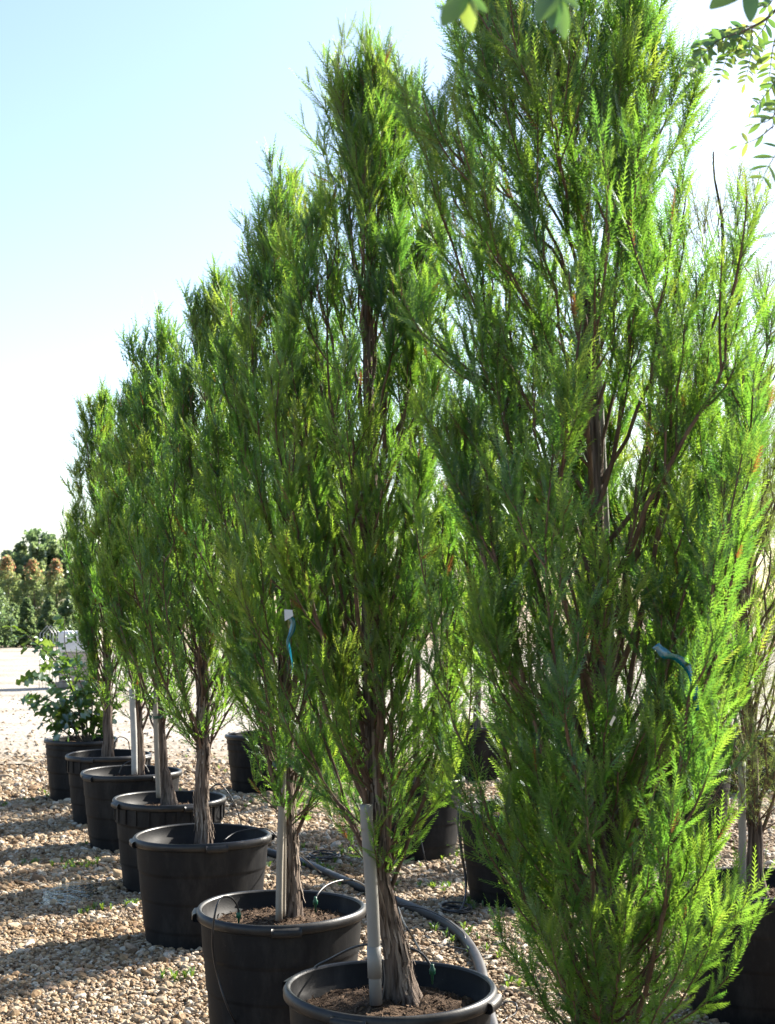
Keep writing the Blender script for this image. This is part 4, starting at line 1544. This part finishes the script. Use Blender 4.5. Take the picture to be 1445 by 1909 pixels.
leafy('conifer_shrub.001', 'columnar shrub with orange tip, second from the left edge', 'shrub', 62, 1034, 70, 1.05, 'shrub_leaf', 300, 9000, 0.055, 72, GS, True, True)
leafy('conifer_shrub.002', 'columnar shrub with orange tip beside the farthest cypress', 'shrub', 104, 1036, 71, 1.0, 'shrub_leaf', 280, 9000, 0.055, 73, GS, True, True)
leafy('conifer_shrub.003', 'columnar orange tipped shrub half behind the farthest cypress', 'shrub', 150, 1040, 71, 1.0, 'shrub_leaf', 280, 9000, 0.055, 76, GS, True, True)
GD = 'dark bushes at the foot of the far shrubs'
for k, (px, tp, rx_, lb) in enumerate([(-6, 1092, 1.1, 'dark green bush at the left edge below the orange tipped shrubs'),
                                       (50, 1112, 0.55, 'narrow dark evergreen below the second orange tipped shrub'),
                                       (92, 1108, 0.55, 'narrow dark evergreen below the third orange tipped shrub'),
                                       (26, 1122, 0.7, 'low dark bush between the two shrubs at the left edge'),
                                       (130, 1110, 0.8, 'dark evergreen behind the lower left branches of the farthest cypress')]):
    leafy('evergreen_bush', lb, 'bush', px, tp, 63 + k * 0.8, rx_, 'far_leaf', 220, 5000, 0.075, 80 + k, GD, True)

# wrapped load beyond the road
lc = at_h(136, 1284, 0.034)
ld = empty('wrapped_load', (lc.x, lc.y, 0), 'white wrapped load on beige crates beyond the road, behind the oak shrub', 'crates')


def bevel_box(c, s, name, mat, bev=0.03):
    bm = bmesh.new()
    bmesh.ops.create_cube(bm, size=1)
    for v in bm.verts:
        v.co = Vector((v.co.x * s[0], v.co.y * s[1], v.co.z * s[2])) + Vector(c)
    bmesh.ops.bevel(bm, geom=list(bm.edges), offset=bev, segments=3, affect='EDGES', profile=0.6)
    me = bpy.data.meshes.new(name)
    bm.to_mesh(me)
    bm.free()
    return obj(name, me, M[mat], ld)


bevel_box((lc.x + 0.05, lc.y + 0.5, 0.11), (0.95, 0.8, 0.12), 'pallet', 'bamboo', 0.01)
for i in range(2):
    for j in range(2):
        bevel_box((lc.x + 0.05 - 0.2 + 0.4 * i, lc.y + 0.5, 0.34 + 0.32 * j), (0.385, 0.7, 0.31), 'crate', 'carton', 0.015)
bevel_box((lc.x + 0.03, lc.y + 0.5, 1.06), (0.84, 0.75, 0.48), 'wrap', 'white_wrap', 0.08)
hb = MB()
for k in range(6):
    x0 = lc.x - 0.72 + 0.05 * k
    hb.tube([(x0, lc.y - 0.1 + 0.1 * k, 0.03), (x0, lc.y - 0.1 + 0.1 * k, 1.25), (x0 + 0.12, lc.y + .05 + 0.1 * k, 1.42), (x0 + 0.24, lc.y + .1 + 0.1 * k, 1.25), (x0 + 0.24, lc.y + .1 + 0.1 * k, 0.03)], 0.006, 5)
hoops = hb.build('wire_hoops', M['galv'])
tag(hoops, 'bundle of pale wire hoops standing left of the wrapped load', 'wire hoops')

# power lines far off
for k, (ya_, yb_, lb) in enumerate([(852, 838, 'thin power line in the sky at the left, highest one'), (888, 876, 'thin power line in the sky at the left, second highest'),
                                    (918, 908, 'thin power line in the sky at the left, third highest'), (944, 936, 'thin power line in the sky at the left, lowest one')]):
    P = [at_y(-1200, ya_ - 40, 180), at_y(-500, ya_ - 2, 180), at_y(0, ya_, 180), at_y(140, yb_, 180), at_y(600, yb_ - 30, 180), at_y(1100, yb_ - 90, 180)]
    o = MB().tube(spline(P, 40), 0.010, 5).build('power_line', M['galv'])
    tag(o, lb, 'power line', 'power lines in the far sky')
